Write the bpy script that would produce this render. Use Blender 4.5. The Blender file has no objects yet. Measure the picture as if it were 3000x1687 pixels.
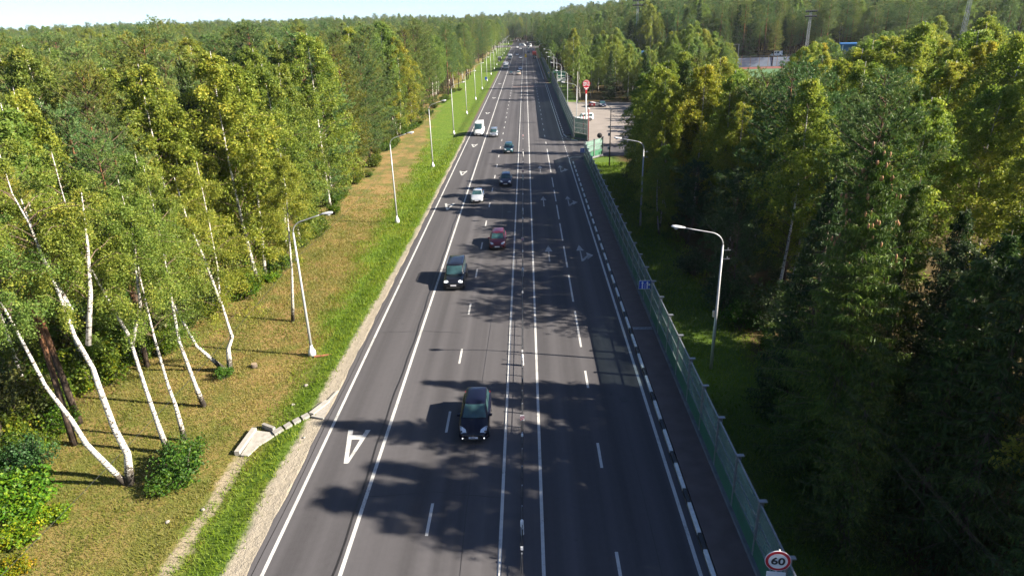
import bpy, math, random
import numpy as np
from mathutils import Vector, Matrix

# ------------------------------------------------------------------ camera, sky, sun, exposure
S = bpy.context.scene
COL = S.collection
F_PX, PITCH, YAW, ROLL, CAM_H = 1938.81, 0.383923, 0.028687, -0.028834, 22.656
cp, sp, cy, sy = math.cos(PITCH), math.sin(PITCH), math.cos(YAW), math.sin(YAW)
FWD = Vector((-sy*cp, cy*cp, -sp)); RGT = Vector((cy, sy, 0)); UPV = RGT.cross(FWD)
cr, sr = math.cos(ROLL), math.sin(ROLL)
R2 = RGT*cr + UPV*sr; U2 = UPV*cr - RGT*sr
cam_d = bpy.data.cameras.new('camera'); cam = bpy.data.objects.new('camera', cam_d); COL.objects.link(cam)
cam_d.sensor_fit = 'HORIZONTAL'; cam_d.sensor_width = 36; cam_d.lens = 36*F_PX/3000
cam_d.clip_start = 0.5; cam_d.clip_end = 12000
cam.matrix_world = Matrix(((R2.x, U2.x, -FWD.x, 0), (R2.y, U2.y, -FWD.y, 0), (R2.z, U2.z, -FWD.z, CAM_H), (0, 0, 0, 1)))
S.camera = cam

SUN_EL = math.radians(31.0)
SUN_H = Vector((0.982, -0.19, 0)).normalized()
sun_dir = Vector((SUN_H.x*math.cos(SUN_EL), SUN_H.y*math.cos(SUN_EL), math.sin(SUN_EL)))
W = bpy.data.worlds.new("World"); S.world = W; W.use_nodes = True
wn = W.node_tree.nodes; wl = W.node_tree.links
sky = wn.new('ShaderNodeTexSky'); sky.sky_type = 'NISHITA'; sky.sun_disc = False
sky.sun_elevation = SUN_EL; sky.sun_rotation = math.atan2(SUN_H.x, SUN_H.y)
sky.altitude = 200; sky.air_density = 0.5; sky.dust_density = 0.6; sky.ozone_density = 3.2
wn['Background'].inputs['Strength'].default_value = 0.065
wl.new(sky.outputs[0], wn['Background'].inputs['Color'])
sun_d = bpy.data.lights.new('sun', 'SUN'); sun_d.energy = 5.0; sun_d.angle = math.radians(0.53); sun_d.color = (1.0, 0.90, 0.76)
sun = bpy.data.objects.new('sun', sun_d); COL.objects.link(sun)
sun.rotation_euler = sun_dir.to_track_quat('Z', 'Y').to_euler(); sun.location = (60, -20, 80)
S.view_settings.view_transform = 'Standard'; S.view_settings.look = 'None'
S.view_settings.exposure = 1.9; S.view_settings.gamma = 1.0; S.view_settings.use_curve_mapping = False
S.cycles.max_bounces = 6; S.cycles.diffuse_bounces = 3; S.cycles.glossy_bounces = 3; S.cycles.transmission_bounces = 4
S.cycles.transparent_max_bounces = 12; S.cycles.caustics_reflective = False; S.cycles.caustics_refractive = False

rng = np.random.default_rng(7); random.seed(7)

def px(P):
    """where a point falls in the 3000 px wide photograph (used only to leave out trees the view never shows)"""
    d = Vector(P) - Vector((0, 0, CAM_H)); z = d.dot(FWD)
    if z < 1: return None
    return (1500 + F_PX*d.dot(R2)/z, 843.5 - F_PX*d.dot(U2)/z)

# ------------------------------------------------------------------ materials
def mat(name, col, rough=0.6, metal=0.0, spec=0.5, var=0.0, scale=3.0, bump=0.0, bscale=20.0, emit=None, coat=0.0):
    m = bpy.data.materials.new(name); m.use_nodes = True
    n = m.node_tree.nodes; l = m.node_tree.links; b = n['Principled BSDF']
    b.inputs['Roughness'].default_value = rough; b.inputs['Metallic'].default_value = metal
    b.inputs['Specular IOR Level'].default_value = spec; b.inputs['Coat Weight'].default_value = coat
    b.inputs['Base Color'].default_value = (*col, 1)
    if coat: b.inputs['Coat Roughness'].default_value = 0.04
    g = n.new('ShaderNodeNewGeometry')
    if var > 0:
        t = n.new('ShaderNodeTexNoise'); t.inputs['Scale'].default_value = scale; t.inputs['Detail'].default_value = 5
        l.new(g.outputs['Position'], t.inputs['Vector'])
        mp = n.new('ShaderNodeMapRange'); mp.inputs[1].default_value = 0.3; mp.inputs[2].default_value = 0.7
        mp.inputs[3].default_value = 1-var; mp.inputs[4].default_value = 1+var
        l.new(t.outputs['Fac'], mp.inputs[0])
        mx = n.new('ShaderNodeMix'); mx.data_type = 'RGBA'; mx.blend_type = 'MULTIPLY'; mx.inputs[0].default_value = 1
        mx.inputs[6].default_value = (*col, 1); l.new(mp.outputs[0], mx.inputs[7]); l.new(mx.outputs[2], b.inputs['Base Color'])
    if bump > 0:
        t = n.new('ShaderNodeTexNoise'); t.inputs['Scale'].default_value = bscale; t.inputs['Detail'].default_value = 4
        l.new(g.outputs['Position'], t.inputs['Vector'])
        bp = n.new('ShaderNodeBump'); bp.inputs['Strength'].default_value = bump; bp.inputs['Distance'].default_value = 0.05
        l.new(t.outputs['Fac'], bp.inputs['Height']); l.new(bp.outputs[0], b.inputs['Normal'])
    if emit:
        b.inputs['Emission Color'].default_value = (*emit[:3], 1); b.inputs['Emission Strength'].default_value = emit[3]
    return m

class NT:
    """tiny helper for writing node maths"""
    def __init__(s, m): s.n = m.node_tree.nodes; s.l = m.node_tree.links
    def lk(s, a, b):
        if isinstance(a, (int, float)): b.default_value = a
        elif isinstance(a, tuple): b.default_value = (*a, 1) if len(a) == 3 else a
        else: s.l.new(a, b)
    def math(s, op, a, b=0.0, c=None):
        t = s.n.new('ShaderNodeMath'); t.operation = op; s.lk(a, t.inputs[0]); s.lk(b, t.inputs[1])
        if c is not None: s.lk(c, t.inputs[2])
        return t.outputs[0]
    def ss(s, v, a, b):
        t = s.n.new('ShaderNodeMapRange'); t.interpolation_type = 'SMOOTHSTEP'; s.lk(v, t.inputs[0])
        s.lk(a, t.inputs[1]); s.lk(b, t.inputs[2]); t.inputs[3].default_value = 0; t.inputs[4].default_value = 1
        return t.outputs[0]
    def noise(s, vec, scale, detail=4, rough=0.55):
        t = s.n.new('ShaderNodeTexNoise'); t.inputs['Scale'].default_value = scale; t.inputs['Detail'].default_value = detail
        t.inputs['Roughness'].default_value = rough; s.l.new(vec, t.inputs['Vector']); return t.outputs['Fac']
    def mix(s, f, a, b, mode='MIX'):
        t = s.n.new('ShaderNodeMix'); t.data_type = 'RGBA'; t.blend_type = mode
        s.lk(f, t.inputs[0]); s.lk(a, t.inputs[6]); s.lk(b, t.inputs[7]); return t.outputs[2]
    def vmul(s, vec, k):
        t = s.n.new('ShaderNodeVectorMath'); t.operation = 'MULTIPLY'; s.l.new(vec, t.inputs[0]); t.inputs[1].default_value = k
        return t.outputs[0]
    def ramp(s, f, stops):
        t = s.n.new('ShaderNodeValToRGB'); e = t.color_ramp.elements
        while len(e) < len(stops): e.new(0.5)
        for q, (p, c) in zip(e, stops): q.position = p; q.color = (*c, 1)
        s.l.new(f, t.inputs[0]); return t.outputs[0]

def leaf_mat(name, stops, trans=0.35, rough=0.55):
    m = bpy.data.materials.new(name); m.use_nodes = True; k = NT(m); n = k.n; b = n['Principled BSDF']
    a = n.new('ShaderNodeAttribute'); a.attribute_name = 'var'
    oi = n.new('ShaderNodeObjectInfo'); tc = n.new('ShaderNodeTexCoord')
    cl = k.noise(tc.outputs['Object'], 0.55, 3)
    f = k.math('ADD', k.math('MULTIPLY', a.outputs['Fac'], 0.62), k.math('MULTIPLY', k.math('SUBTRACT', cl, 0.33), 1.1))
    c = k.ramp(f, stops)
    c = k.mix(1.0, c, oi.outputs['Color'], 'MULTIPLY')
    c = k.mix(1.0, c, k.ramp(oi.outputs['Random'], [(0, (.70, .92, 1.0)), (.3, (.92, 1.03, .9)), (.65, (1.04, 1.04, .9)), (.9, (1.16, 1.10, .8)), (1, (1.3, 1.08, .75))]), 'MULTIPLY')
    k.l.new(c, b.inputs['Base Color']); b.inputs['Roughness'].default_value = rough; b.inputs['Specular IOR Level'].default_value = 0.3
    tr = n.new('ShaderNodeBsdfTranslucent'); k.l.new(c, tr.inputs['Color'])
    ms = n.new('ShaderNodeMixShader'); ms.inputs[0].default_value = trans
    k.l.new(b.outputs[0], ms.inputs[1]); k.l.new(tr.outputs[0], ms.inputs[2]); k.l.new(ms.outputs[0], n['Material Output'].inputs['Surface'])
    return m

M = {}
M['birch_leaf'] = leaf_mat('birch_leaf', [(0.0, (.062, .108, .020)), (.35, (.140, .205, .038)), (.7, (.240, .295, .060)), (1, (.38, .375, .085))], .5)
M['pine_needle'] = leaf_mat('pine_needle', [(0.0, (.040, .086, .028)), (.4, (.096, .158, .045)), (.75, (.172, .208, .054)), (1, (.26, .21, .065))], .32)
M['spruce_needle'] = leaf_mat('spruce_needle', [(0.0, (.018, .040, .012)), (.5, (.042, .078, .018)), (1, (.12, .155, .028))], .25)
M['bush_leaf'] = leaf_mat('bush_leaf', [(0.0, (.020, .055, .010)), (.4, (.050, .110, .014)), (.75, (.11, .17, .016)), (1, (.26, .24, .02))], .4)
M['maple_leaf'] = leaf_mat('maple_leaf', [(0.0, (.030, .085, .010)), (.45, (.085, .18, .014)), (.75, (.22, .27, .018)), (.92, (.36, .26, .02)), (1, (.38, .13, .03))], .42)
M['willow_leaf'] = leaf_mat('willow_leaf', [(0.0, (.030, .050, .022)), (.5, (.060, .088, .034)), (1, (.12, .14, .05))], .35)
M['dead_needle'] = leaf_mat('dead_needle', [(0.0, (.07, .035, .014)), (.5, (.15, .070, .026)), (1, (.21, .11, .04))], .25)
M['grass_blade'] = leaf_mat('grass_blade', [(0.0, (.060, .125, .010)), (.5, (.15, .235, .018)), (1, (.25, .29, .035))], .5)
M['dry_grass_blade'] = leaf_mat('dry_grass_blade', [(0.0, (.070, .095, .014)), (.4, (.16, .155, .026)), (.7, (.25, .19, .05)), (1, (.37, .27, .11))], .4)

def bark(name, kind):
    m = bpy.data.materials.new(name); m.use_nodes = True; k = NT(m); n = k.n; b = n['Principled BSDF']
    tc = n.new('ShaderNodeTexCoord'); o = tc.outputs['Object']
    if kind == 'birch':
        nz = k.noise(k.vmul(o, (3.0, 3.0, 9.0)), 1.6, 4, .6); pat = k.noise(o, 1.1, 3)
        sep = n.new('ShaderNodeSeparateXYZ'); k.l.new(o, sep.inputs[0])
        low = k.ss(sep.outputs[2], 1.5, 0.1)
        dark = k.ss(k.math('ADD', k.math('ADD', nz, k.math('MULTIPLY', low, .26)), k.math('MULTIPLY', pat, .10)), .565, .64)
        c = k.mix(dark, (.54, .52, .47), (.045, .038, .032))
        c = k.mix(k.math('MULTIPLY', k.ss(k.noise(o, 3, 3), .45, .75), .35), c, (.36, .31, .24))
    elif kind == 'pine':
        g = tc.outputs['Generated']; sep = n.new('ShaderNodeSeparateXYZ'); k.l.new(g, sep.inputs[0])
        up = k.ss(k.math('ADD', sep.outputs[2], k.math('MULTIPLY', k.noise(o, 1.5), .2)), .30, .62)
        c = k.mix(up, (.085, .062, .046), (.27, .125, .058))
        c = k.mix(k.ss(k.noise(k.vmul(o, (9, 9, 2.2)), 1.0), .45, .62), k.mix(1, c, (.38, .38, .38), 'MULTIPLY'), c)
    else:
        c = k.mix(k.noise(k.vmul(o, (8, 8, 3)), 1.0), (.05, .04, .03), (.14, .11, .085))
    k.l.new(c, b.inputs['Base Color']); b.inputs['Roughness'].default_value = .85; b.inputs['Specular IOR Level'].default_value = .2
    return m
M['birch_bark'] = bark('birch_bark', 'birch'); M['pine_bark'] = bark('pine_bark', 'pine'); M['spruce_bark'] = bark('spruce_bark', 'spruce')
M['cone'] = mat('cone', (.26, .13, .05), .7, var=.3, scale=20)

M['line_paint'] = mat('line_paint', (.43, .43, .41), .55, var=.38, scale=2.6, bump=.2, bscale=90)
def road_paint(name, col, wear):
    m = bpy.data.materials.new(name); m.use_nodes = True; k = NT(m); n = k.n; b = n['Principled BSDF']
    g = n.new('ShaderNodeNewGeometry'); P = g.outputs['Position']
    w = k.math('ADD', k.math('MULTIPLY', k.noise(P, 17, 4, .7), .6), k.math('MULTIPLY', k.noise(P, 1.1, 3), .5))
    c = k.mix(k.math('MULTIPLY', k.ss(w, wear, wear+.13), .75), col, (.075, .072, .074))
    c = k.mix(k.math('MULTIPLY', k.ss(k.noise(P, 3.5, 3), .45, .7), .3), c, (.25, .24, .22))
    k.l.new(c, b.inputs['Base Color']); b.inputs['Roughness'].default_value = .6
    return m
M['line_paint'] = road_paint('line_paint', (.46, .46, .44), .57)
M['worn_paint'] = road_paint('worn_paint', (.33, .33, .32), .50)
M['tar'] = mat('tar', (.016, .015, .015), .5, var=.3, scale=6)
M['kerb_white'] = mat('kerb_white', (.66, .66, .63), .6, var=.16, scale=5)
M['kerb_black'] = mat('kerb_black', (.030, .031, .034), .6, var=.4, scale=4)
M['concrete'] = mat('concrete', (.25, .235, .21), .85, var=.18, scale=2.5, bump=.4, bscale=25)
M['concrete_pale'] = mat('concrete_pale', (.30, .285, .255), .85, var=.15, scale=3, bump=.3, bscale=25)
M['plinth'] = mat('plinth', (.13, .14, .15), .8, var=.25, scale=2)
M['steel'] = mat('steel', (.36, .37, .38), .42, .75, var=.12, scale=6)
M['lamp_paint'] = mat('lamp_paint', (.34, .35, .355), .4, .1, var=.10, scale=4)
M['lamp_head'] = mat('lamp_head', (.60, .61, .62), .3, .15, var=.05)
M['lamp_glass'] = mat('lamp_glass', (.45, .47, .48), .15, var=.05)
M['dark_pole'] = mat('dark_pole', (.05, .045, .045), .6, var=.3)
M['green_panel'] = mat('green_panel', (.045, .15, .085), .5, .1, var=.15, scale=2)
M['rust'] = mat('rust', (.26, .10, .05), .8, var=.3)
M['wire'] = mat('wire', (.014, .014, .016), .6, var=.1)
M['red_paint'] = mat('red_paint', (.50, .018, .03), .35, var=.06)
M['dark_red'] = mat('dark_red', (.18, .02, .02), .5, var=.15)
M['white_paint'] = mat('white_paint', (.76, .76, .75), .4, var=.05)
M['blue_sign'] = mat('blue_sign', (.012, .07, .42), .35, var=.05)
M['black'] = mat('black', (.012, .012, .013), .5, var=.2)
M['yellow'] = mat('yellow', (.72, .48, .03), .45, var=.08)
M['plastic'] = mat('plastic', (.02, .02, .021), .55, var=.15)
M['rubber'] = mat('rubber', (.018, .018, .018), .85, var=.2)
M['rim'] = mat('rim', (.42, .43, .44), .3, .8, var=.08)
M['chrome'] = mat('chrome', (.72, .73, .74), .12, 1.0, var=.03)
M['plate'] = mat('plate', (.66, .66, .70), .4, var=.10, scale=25)
M['plate_ink'] = mat('plate_ink', (.05, .05, .08), .5, var=.2)
M['car_glass'] = mat('car_glass', (.026, .062, .066), .06, 0, .9, var=.4, scale=1.8)
M['headlamp'] = mat('headlamp', (.62, .66, .70), .08, .3, .8, var=.2, scale=18)
M['led'] = mat('led', (.9, .9, .9), .3, emit=(.9, .95, 1, 1.0), var=.02)
M['tail_lamp'] = mat('tail_lamp', (.35, .01, .01), .2, var=.1)
M['green_pitch'] = mat('green_pitch', (.05, .12, .042), .9, var=.08, scale=.3)
M['track_red'] = mat('track_red', (.16, .05, .04), .9, var=.1)
M['grey_blue'] = mat('grey_blue', (.20, .25, .33), .7, var=.12, scale=.7)
M['blue_roof'] = mat('blue_roof', (.05, .19, .46), .45, .2, var=.1)
M['seat_white'] = mat('seat_white', (.60, .63, .68), .6, var=.1)
M['shelter_glass_green'] = mat('shelter_glass_green', (.05, .16, .12), .15, var=.3)
M['wood'] = mat('wood', (.24, .18, .12), .85, var=.3, scale=9)
M['stone'] = mat('stone', (.27, .25, .22), .9, var=.2, scale=8)
def paint(name, col, metal=.35, rough=.28): return mat(name, col, rough, metal, .35, var=.05, scale=2, coat=.45)

def glass_mat():
    m = bpy.data.materials.new('barrier_glass'); m.use_nodes = True; k = NT(m); n = k.n; b = n['Principled BSDF']
    g = n.new('ShaderNodeNewGeometry')
    dirt = k.ss(k.noise(k.vmul(g.outputs['Position'], (1, .5, 2.0)), .8, 5), .42, .72)
    b.inputs['Base Color'].default_value = (.25, .38, .33, 1); b.inputs['Roughness'].default_value = .15
    tr = n.new('ShaderNodeBsdfTransparent'); tr.inputs[0].default_value = (.60, .68, .68, 1)
    ms = n.new('ShaderNodeMixShader'); k.l.new(k.math('ADD', .42, k.math('MULTIPLY', dirt, .30)), ms.inputs[0])
    k.l.new(tr.outputs[0], ms.inputs[1]); k.l.new(b.outputs[0], ms.inputs[2]); k.l.new(ms.outputs[0], n['Material Output'].inputs['Surface'])
    return m
M['barrier_glass'] = glass_mat()

def asphalt_mat():
    m = bpy.data.materials.new('asphalt'); m.use_nodes = True; k = NT(m); n = k.n; b = n['Principled BSDF']
    g = n.new('ShaderNodeNewGeometry'); P = g.outputs['Position']
    sep = n.new('ShaderNodeSeparateXYZ'); k.l.new(P, sep.inputs[0]); X = sep.outputs[0]
    band = k.noise(k.vmul(P, (.95, .006, 0)), 1.0, 3, .5)           # wheel tracks
    patch = k.noise(k.vmul(P, (.25, .045, 0)), 1.0, 4)
    fine = k.noise(P, 28, 3, .7); mid = k.noise(P, 3.2, 4, .6)
    spots = k.ss(k.noise(P, 1.3, 2), .70, .76)
    v = k.math('ADD', k.math('MULTIPLY', k.math('SUBTRACT', band, .5), 1.25), k.math('MULTIPLY', k.math('SUBTRACT', patch, .5), .55))
    trk = k.math('SINE', k.math('MULTIPLY', k.math('ADD', X, k.math('MULTIPLY', patch, .5)), 3.59))
    v = k.math('ADD', v, k.math('MULTIPLY', trk, .055))
    v = k.math('ADD', v, k.math('MULTIPLY', k.math('SUBTRACT', fine, .5), .55)); v = k.math('ADD', v, k.math('MULTIPLY', k.math('SUBTRACT', mid, .5), .22))
    med = k.math('MULTIPLY', k.ss(X, -1.75, -1.45), k.ss(X, .55, .3))
    v = k.math('ADD', v, k.math('MULTIPLY', med, .16))
    edge = k.ss(X, -12.0, -12.35)
    v = k.math('ADD', v, k.math('MULTIPLY', edge, .25))
    v = k.math('SUBTRACT', v, k.math('MULTIPLY', spots, .18))
    mul = k.math('ADD', 1.0, v)
    c = k.mix(1.0, (.0660, .0635, .0670), mul, 'MULTIPLY')
    k.l.new(c, b.inputs['Base Color']); b.inputs['Roughness'].default_value = .8; b.inputs['Specular IOR Level'].default_value = .2
    bp = n.new('ShaderNodeBump'); bp.inputs['Strength'].default_value = .25; bp.inputs['Distance'].default_value = .02
    k.l.new(fine, bp.inputs['Height']); k.l.new(bp.outputs[0], b.inputs['Normal'])
    return m
M['asphalt'] = asphalt_mat()
M['pavement'] = mat('pavement', (.105, .078, .072), .8, var=.2, scale=1.2, bump=.2, bscale=40)
M['parking'] = mat('parking', (.20, .175, .155), .85, var=.13, scale=.35)

def ground_mat():
    m = bpy.data.materials.new('ground_cover'); m.use_nodes = True; k = NT(m); n = k.n; b = n['Principled BSDF']
    g = n.new('ShaderNodeNewGeometry'); P = g.outputs['Position']
    sep = n.new('ShaderNodeSeparateXYZ'); k.l.new(P, sep.inputs[0]); X, Y = sep.outputs[0], sep.outputs[1]
    n1 = k.noise(P, .30, 4); n2 = k.noise(P, 2.4, 4, .65); n3 = k.noise(P, 11, 3, .7); n4 = k.noise(P, .09, 3)
    wob = k.math('ADD', k.math('MULTIPLY', k.math('SUBTRACT', n1, .5), 1.5), k.math('MULTIPLY', k.math('SUBTRACT', n2, .5), .9))
    u = k.math('ADD', X, wob)
    # base: dry grass, leaf litter and moss
    c = k.mix(k.ss(k.math('ADD', n1, k.math('MULTIPLY', k.math('SUBTRACT', n2, .5), .5)), .40, .62), (.105, .105, .026), (.235, .155, .062))
    c = k.mix(k.math('MULTIPLY', k.ss(n3, .50, .72), .55), c, (.33, .25, .12))
    c = k.mix(k.math('MULTIPLY', k.ss(n2, .55, .75), .45), c, (.045, .055, .012))
    n5 = k.noise(P, .75, 4, .6)
    c = k.mix(k.math('MULTIPLY', k.ss(n5, .52, .66), .7), c, (.10, .125, .022))
    c = k.mix(k.math('MULTIPLY', k.ss(n5, .44, .32), .65), c, (.20, .115, .045))
    near = k.ss(Y, 46, 30)
    c = k.mix(k.math('MULTIPLY', near, .38), c, (.12, .13, .024))
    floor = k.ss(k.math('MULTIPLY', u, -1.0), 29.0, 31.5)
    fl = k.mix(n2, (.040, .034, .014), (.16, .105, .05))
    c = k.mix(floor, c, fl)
    # lush verge, widening with distance
    inner = k.math('ADD', -16.3, k.math('MULTIPLY', k.ss(Y, 35, 75), -2.2))
    inner = k.math('ADD', inner, k.math('MULTIPLY', k.ss(Y, 90, 230), -8.5)); inner = k.math('ADD', inner, k.math('MULTIPLY', k.math('SUBTRACT', k.noise(P, .16, 3), .5), 7.0))
    lush = k.ss(k.math('SUBTRACT', u, inner), -1.3, 1.2)
    lg = k.mix(k.ss(n2, .32, .66), (.050, .100, .010), (.120, .185, .020)); lg = k.mix(k.math('MULTIPLY', k.ss(n1, .52, .7), .5), lg, (.16, .17, .03))
    c = k.mix(lush, c, lg)
    # trodden path in the clearing
    pth = k.math('ABSOLUTE', k.math('ADD', u, 16.95))
    pm = k.math('MULTIPLY', k.ss(pth, .55, .12), k.ss(Y, 36, 30))
    c = k.mix(k.math('MULTIPLY', pm, .85), c, k.mix(n3, (.24, .19, .13), (.38, .32, .24)))
    # sandy shoulder
    sb = k.math('ADD', -14.06, k.math('MULTIPLY', k.ss(Y, 30, 80), .85))
    sand = k.ss(k.math('SUBTRACT', k.math('ADD', X, k.math('MULTIPLY', wob, .55)), sb), -.28, .22)
    sc = k.mix(n2, (.255, .222, .165), (.385, .34, .27)); sc = k.mix(k.math('MULTIPLY', k.ss(n3, .6, .72), .4), sc, (.18, .14, .09))
    sc = k.mix(k.ss(Y, 146, 152), sc, k.mix(n2, (.10, .075, .055), (.17, .12, .085)))
    c = k.mix(sand, c, sc)
    # right hand side: mown strip by the barrier, then woodland floor
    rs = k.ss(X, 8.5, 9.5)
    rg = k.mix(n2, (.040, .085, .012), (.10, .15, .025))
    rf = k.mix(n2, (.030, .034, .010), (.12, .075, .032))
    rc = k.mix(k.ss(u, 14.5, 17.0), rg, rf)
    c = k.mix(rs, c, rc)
    k.l.new(c, b.inputs['Base Color']); b.inputs['Roughness'].default_value = .9; b.inputs['Specular IOR Level'].default_value = .15
    bp = n.new('ShaderNodeBump'); bp.inputs['Strength'].default_value = .6; bp.inputs['Distance'].default_value = .12
    k.l.new(k.math('ADD', n3, k.math('MULTIPLY', n2, 1.5)), bp.inputs['Height']); k.l.new(bp.outputs[0], b.inputs['Normal'])
    return m
M['ground_cover'] = ground_mat()

# ------------------------------------------------------------------ object helpers
def tag(o, label=None, cat=None, group=None, kind=None):
    if label: o['label'] = label
    if cat: o['category'] = cat
    if group: o['group'] = group
    if kind: o['kind'] = kind
    return o
def empty(name, loc=(0, 0, 0), rz=0, label=None, cat=None, group=None):
    o = bpy.data.objects.new(name, None); COL.objects.link(o); o.location = loc; o.rotation_euler = (0, 0, rz)
    o.empty_display_size = .3
    return tag(o, label, cat, group)
def obj(name, me, parent=None):
    o = bpy.data.objects.new(name, me); COL.objects.link(o)
    if parent: o.parent = parent
    return o
def kids(o): return [c for c in COL.objects if c.parent == o]
def copy_tree(o, parent=None, table=None):
    c = o.copy(); COL.objects.link(c); c.parent = parent
    for ch in (table or CH).get(o.name, []): copy_tree(ch, c, table)
    return c
CH = {}
def child_table():
    CH.clear()
    for o in COL.objects:
        if o.parent: CH.setdefault(o.parent.name, []).append(o)

class MB:
    def __init__(s): s.v = []; s.f = []
    def add(s, vs, fs):
        k = len(s.v); s.v += [tuple(p) for p in vs]; s.f += [tuple(i+k for i in f) for f in fs]; return s
    def box(s, c, d, rz=0, rot=None):
        x, y, z = d[0]/2, d[1]/2, d[2]/2
        R = rot or Matrix.Rotation(rz, 3, 'Z'); C = Vector(c)
        vs = [C + R @ Vector((a*x, b*y, e*z)) for e in (-1, 1) for b in (-1, 1) for a in (-1, 1)]
        return s.add(vs, [(0, 2, 3, 1), (4, 5, 7, 6), (0, 1, 5, 4), (2, 6, 7, 3), (0, 4, 6, 2), (1, 3, 7, 5)])
    def tube(s, pts, r, n=8, cap=True):
        pts = [Vector(p) for p in pts]; k = len(pts)
        rr = [r]*k if isinstance(r, (int, float)) else r
        vs = []; prev = None
        for i, p in enumerate(pts):
            t = (pts[min(i+1, k-1)] - pts[max(i-1, 0)]).normalized()
            ref = Vector((1, 0, 0)) if abs(t.x) < .9 else Vector((0, 1, 0))
            if prev is not None: ref = prev
            a = (ref - t*ref.dot(t)).normalized(); b = t.cross(a); prev = a
            vs += [p + (a*math.cos(2*math.pi*j/n) + b*math.sin(2*math.pi*j/n))*rr[i] for j in range(n)]
        fs = [(i*n+j, i*n+(j+1) % n, (i+1)*n+(j+1) % n, (i+1)*n+j) for i in range(k-1) for j in range(n)]
        if cap: fs += [tuple(range(n-1, -1, -1)), tuple((k-1)*n+j for j in range(n))]
        return s.add(vs, fs)
    def lathe(s, prof, n=14, c=(0, 0, 0), axis='Z'):
        vs = []
        for r, z in prof:
            for j in range(n):
                a = 2*math.pi*j/n; p = (r*math.cos(a), r*math.sin(a), z)
                if axis == 'X': p = (z, r*math.cos(a), r*math.sin(a))
                if axis == 'Y': p = (r*math.cos(a), z, r*math.sin(a))
                vs.append((p[0]+c[0], p[1]+c[1], p[2]+c[2]))
        k = len(prof)
        fs = [(i*n+j, i*n+(j+1) % n, (i+1)*n+(j+1) % n, (i+1)*n+j) for i in range(k-1) for j in range(n)]
        return s.add(vs, fs + [tuple(range(n-1, -1, -1)), tuple((k-1)*n+j for j in range(n))])
    def prism(s, poly, z0, z1, axis='Z'):
        """extrude a 2-D outline; axis Y: outline in x,z extruded along y"""
        n = len(poly)
        f = (lambda p, z: (p[0], p[1], z)) if axis == 'Z' else ((lambda p, z: (p[0], z, p[1])) if axis == 'Y' else (lambda p, z: (z, p[0], p[1])))
        vs = [f(p, z0) for p in poly] + [f(p, z1) for p in poly]
        return s.add(vs, [tuple(range(n-1, -1, -1)), tuple(range(n, 2*n))] + [(i, (i+1) % n, n+(i+1) % n, n+i) for i in range(n)])
    def mesh(s, name, m, smooth=False):
        me = bpy.data.meshes.new(name); me.from_pydata(s.v, [], s.f); me.materials.append(m)
        if smooth: me.polygons.foreach_set('use_smooth', [True]*len(me.polygons))
        me.update(); return me
    def build(s, name, m, parent=None, smooth=False): return obj(name, s.mesh(name, m, smooth), parent)

def np_mesh(name, v, f, m, var=None, smooth=False):
    me = bpy.data.meshes.new(name); nf, k = f.shape
    me.vertices.add(len(v)); me.vertices.foreach_set('co', np.ascontiguousarray(v, dtype=np.float32).ravel())
    me.loops.add(nf*k); me.loops.foreach_set('vertex_index', np.ascontiguousarray(f, dtype=np.int32).ravel())
    me.polygons.add(nf); me.polygons.foreach_set('loop_start', np.arange(0, nf*k, k, dtype=np.int32))
    if var is not None:
        a = me.attributes.new('var', 'FLOAT', 'FACE'); a.data.foreach_set('value', var.astype(np.float32))
    me.materials.append(m); me.update(calc_edges=True)
    return me

# ------------------------------------------------------------------ terrain
def sst(v, a, b):
    t = min(1, max(0, (v-a)/(b-a))); return t*t*(3-2*t)
def zt(x, y):
    z = 0.0
    if x < -12.9: z -= .02 + .08*sst(-x, 12.9, 14.2) + .40*sst(-x, 14.0, 16.2)
    if x > 9.6: z -= .15*sst(x, 9.8, 12)
    z += 3.0*sst(-x, 60, 220)*sst(y, 130, 420)
    z += 4.0*sst(x, 45, 60)*sst(y, 321, 324) if y > 318 else 0
    z += 9.0*sst(x, 30, 110)*sst(y, 340, 470)
    z += 8.0*sst(y, 760, 1100)
    return z
xs = sorted(set([-2500, -1200, -700, -450, -350, -280, -220] + list(range(-200, -34, 8)) + list(np.round(np.arange(-34, -12.5, .6), 2)) + [-12.9, -12.7, 7.0, 9.55, 9.85, 10.4, 11, 12, 14, 17, 20, 24, 28, 33, 40] + list(range(45, 200, 6)) + [220, 260, 320, 400, 600, 1000, 2500]))
ys = sorted(set([-400, -150, -60] + list(range(-30, 130, 4)) + list(range(130, 317, 10)) + [318, 320.5, 321.5, 322.5, 323.5, 325] + list(range(330, 600, 12)) + [620, 660, 700, 760, 850, 950, 1100, 1400, 2000, 3500]))
vs = []; fs = []
for y in ys:
    for x in xs:
        z = zt(x, y)
        if -12.75 < x < 9.6: z = -.10
        elif x < -14: z += .03*math.sin(x*1.7+y*.9)*math.sin(y*1.3)
        vs.append((x, y, z))
nx = len(xs)
for j in range(len(ys)-1):
    for i in range(nx-1): fs.append((j*nx+i, j*nx+i+1, (j+1)*nx+i+1, (j+1)*nx+i))
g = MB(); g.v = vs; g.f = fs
tag(g.build('ground', M['ground_cover'], smooth=True), kind='structure')

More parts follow.
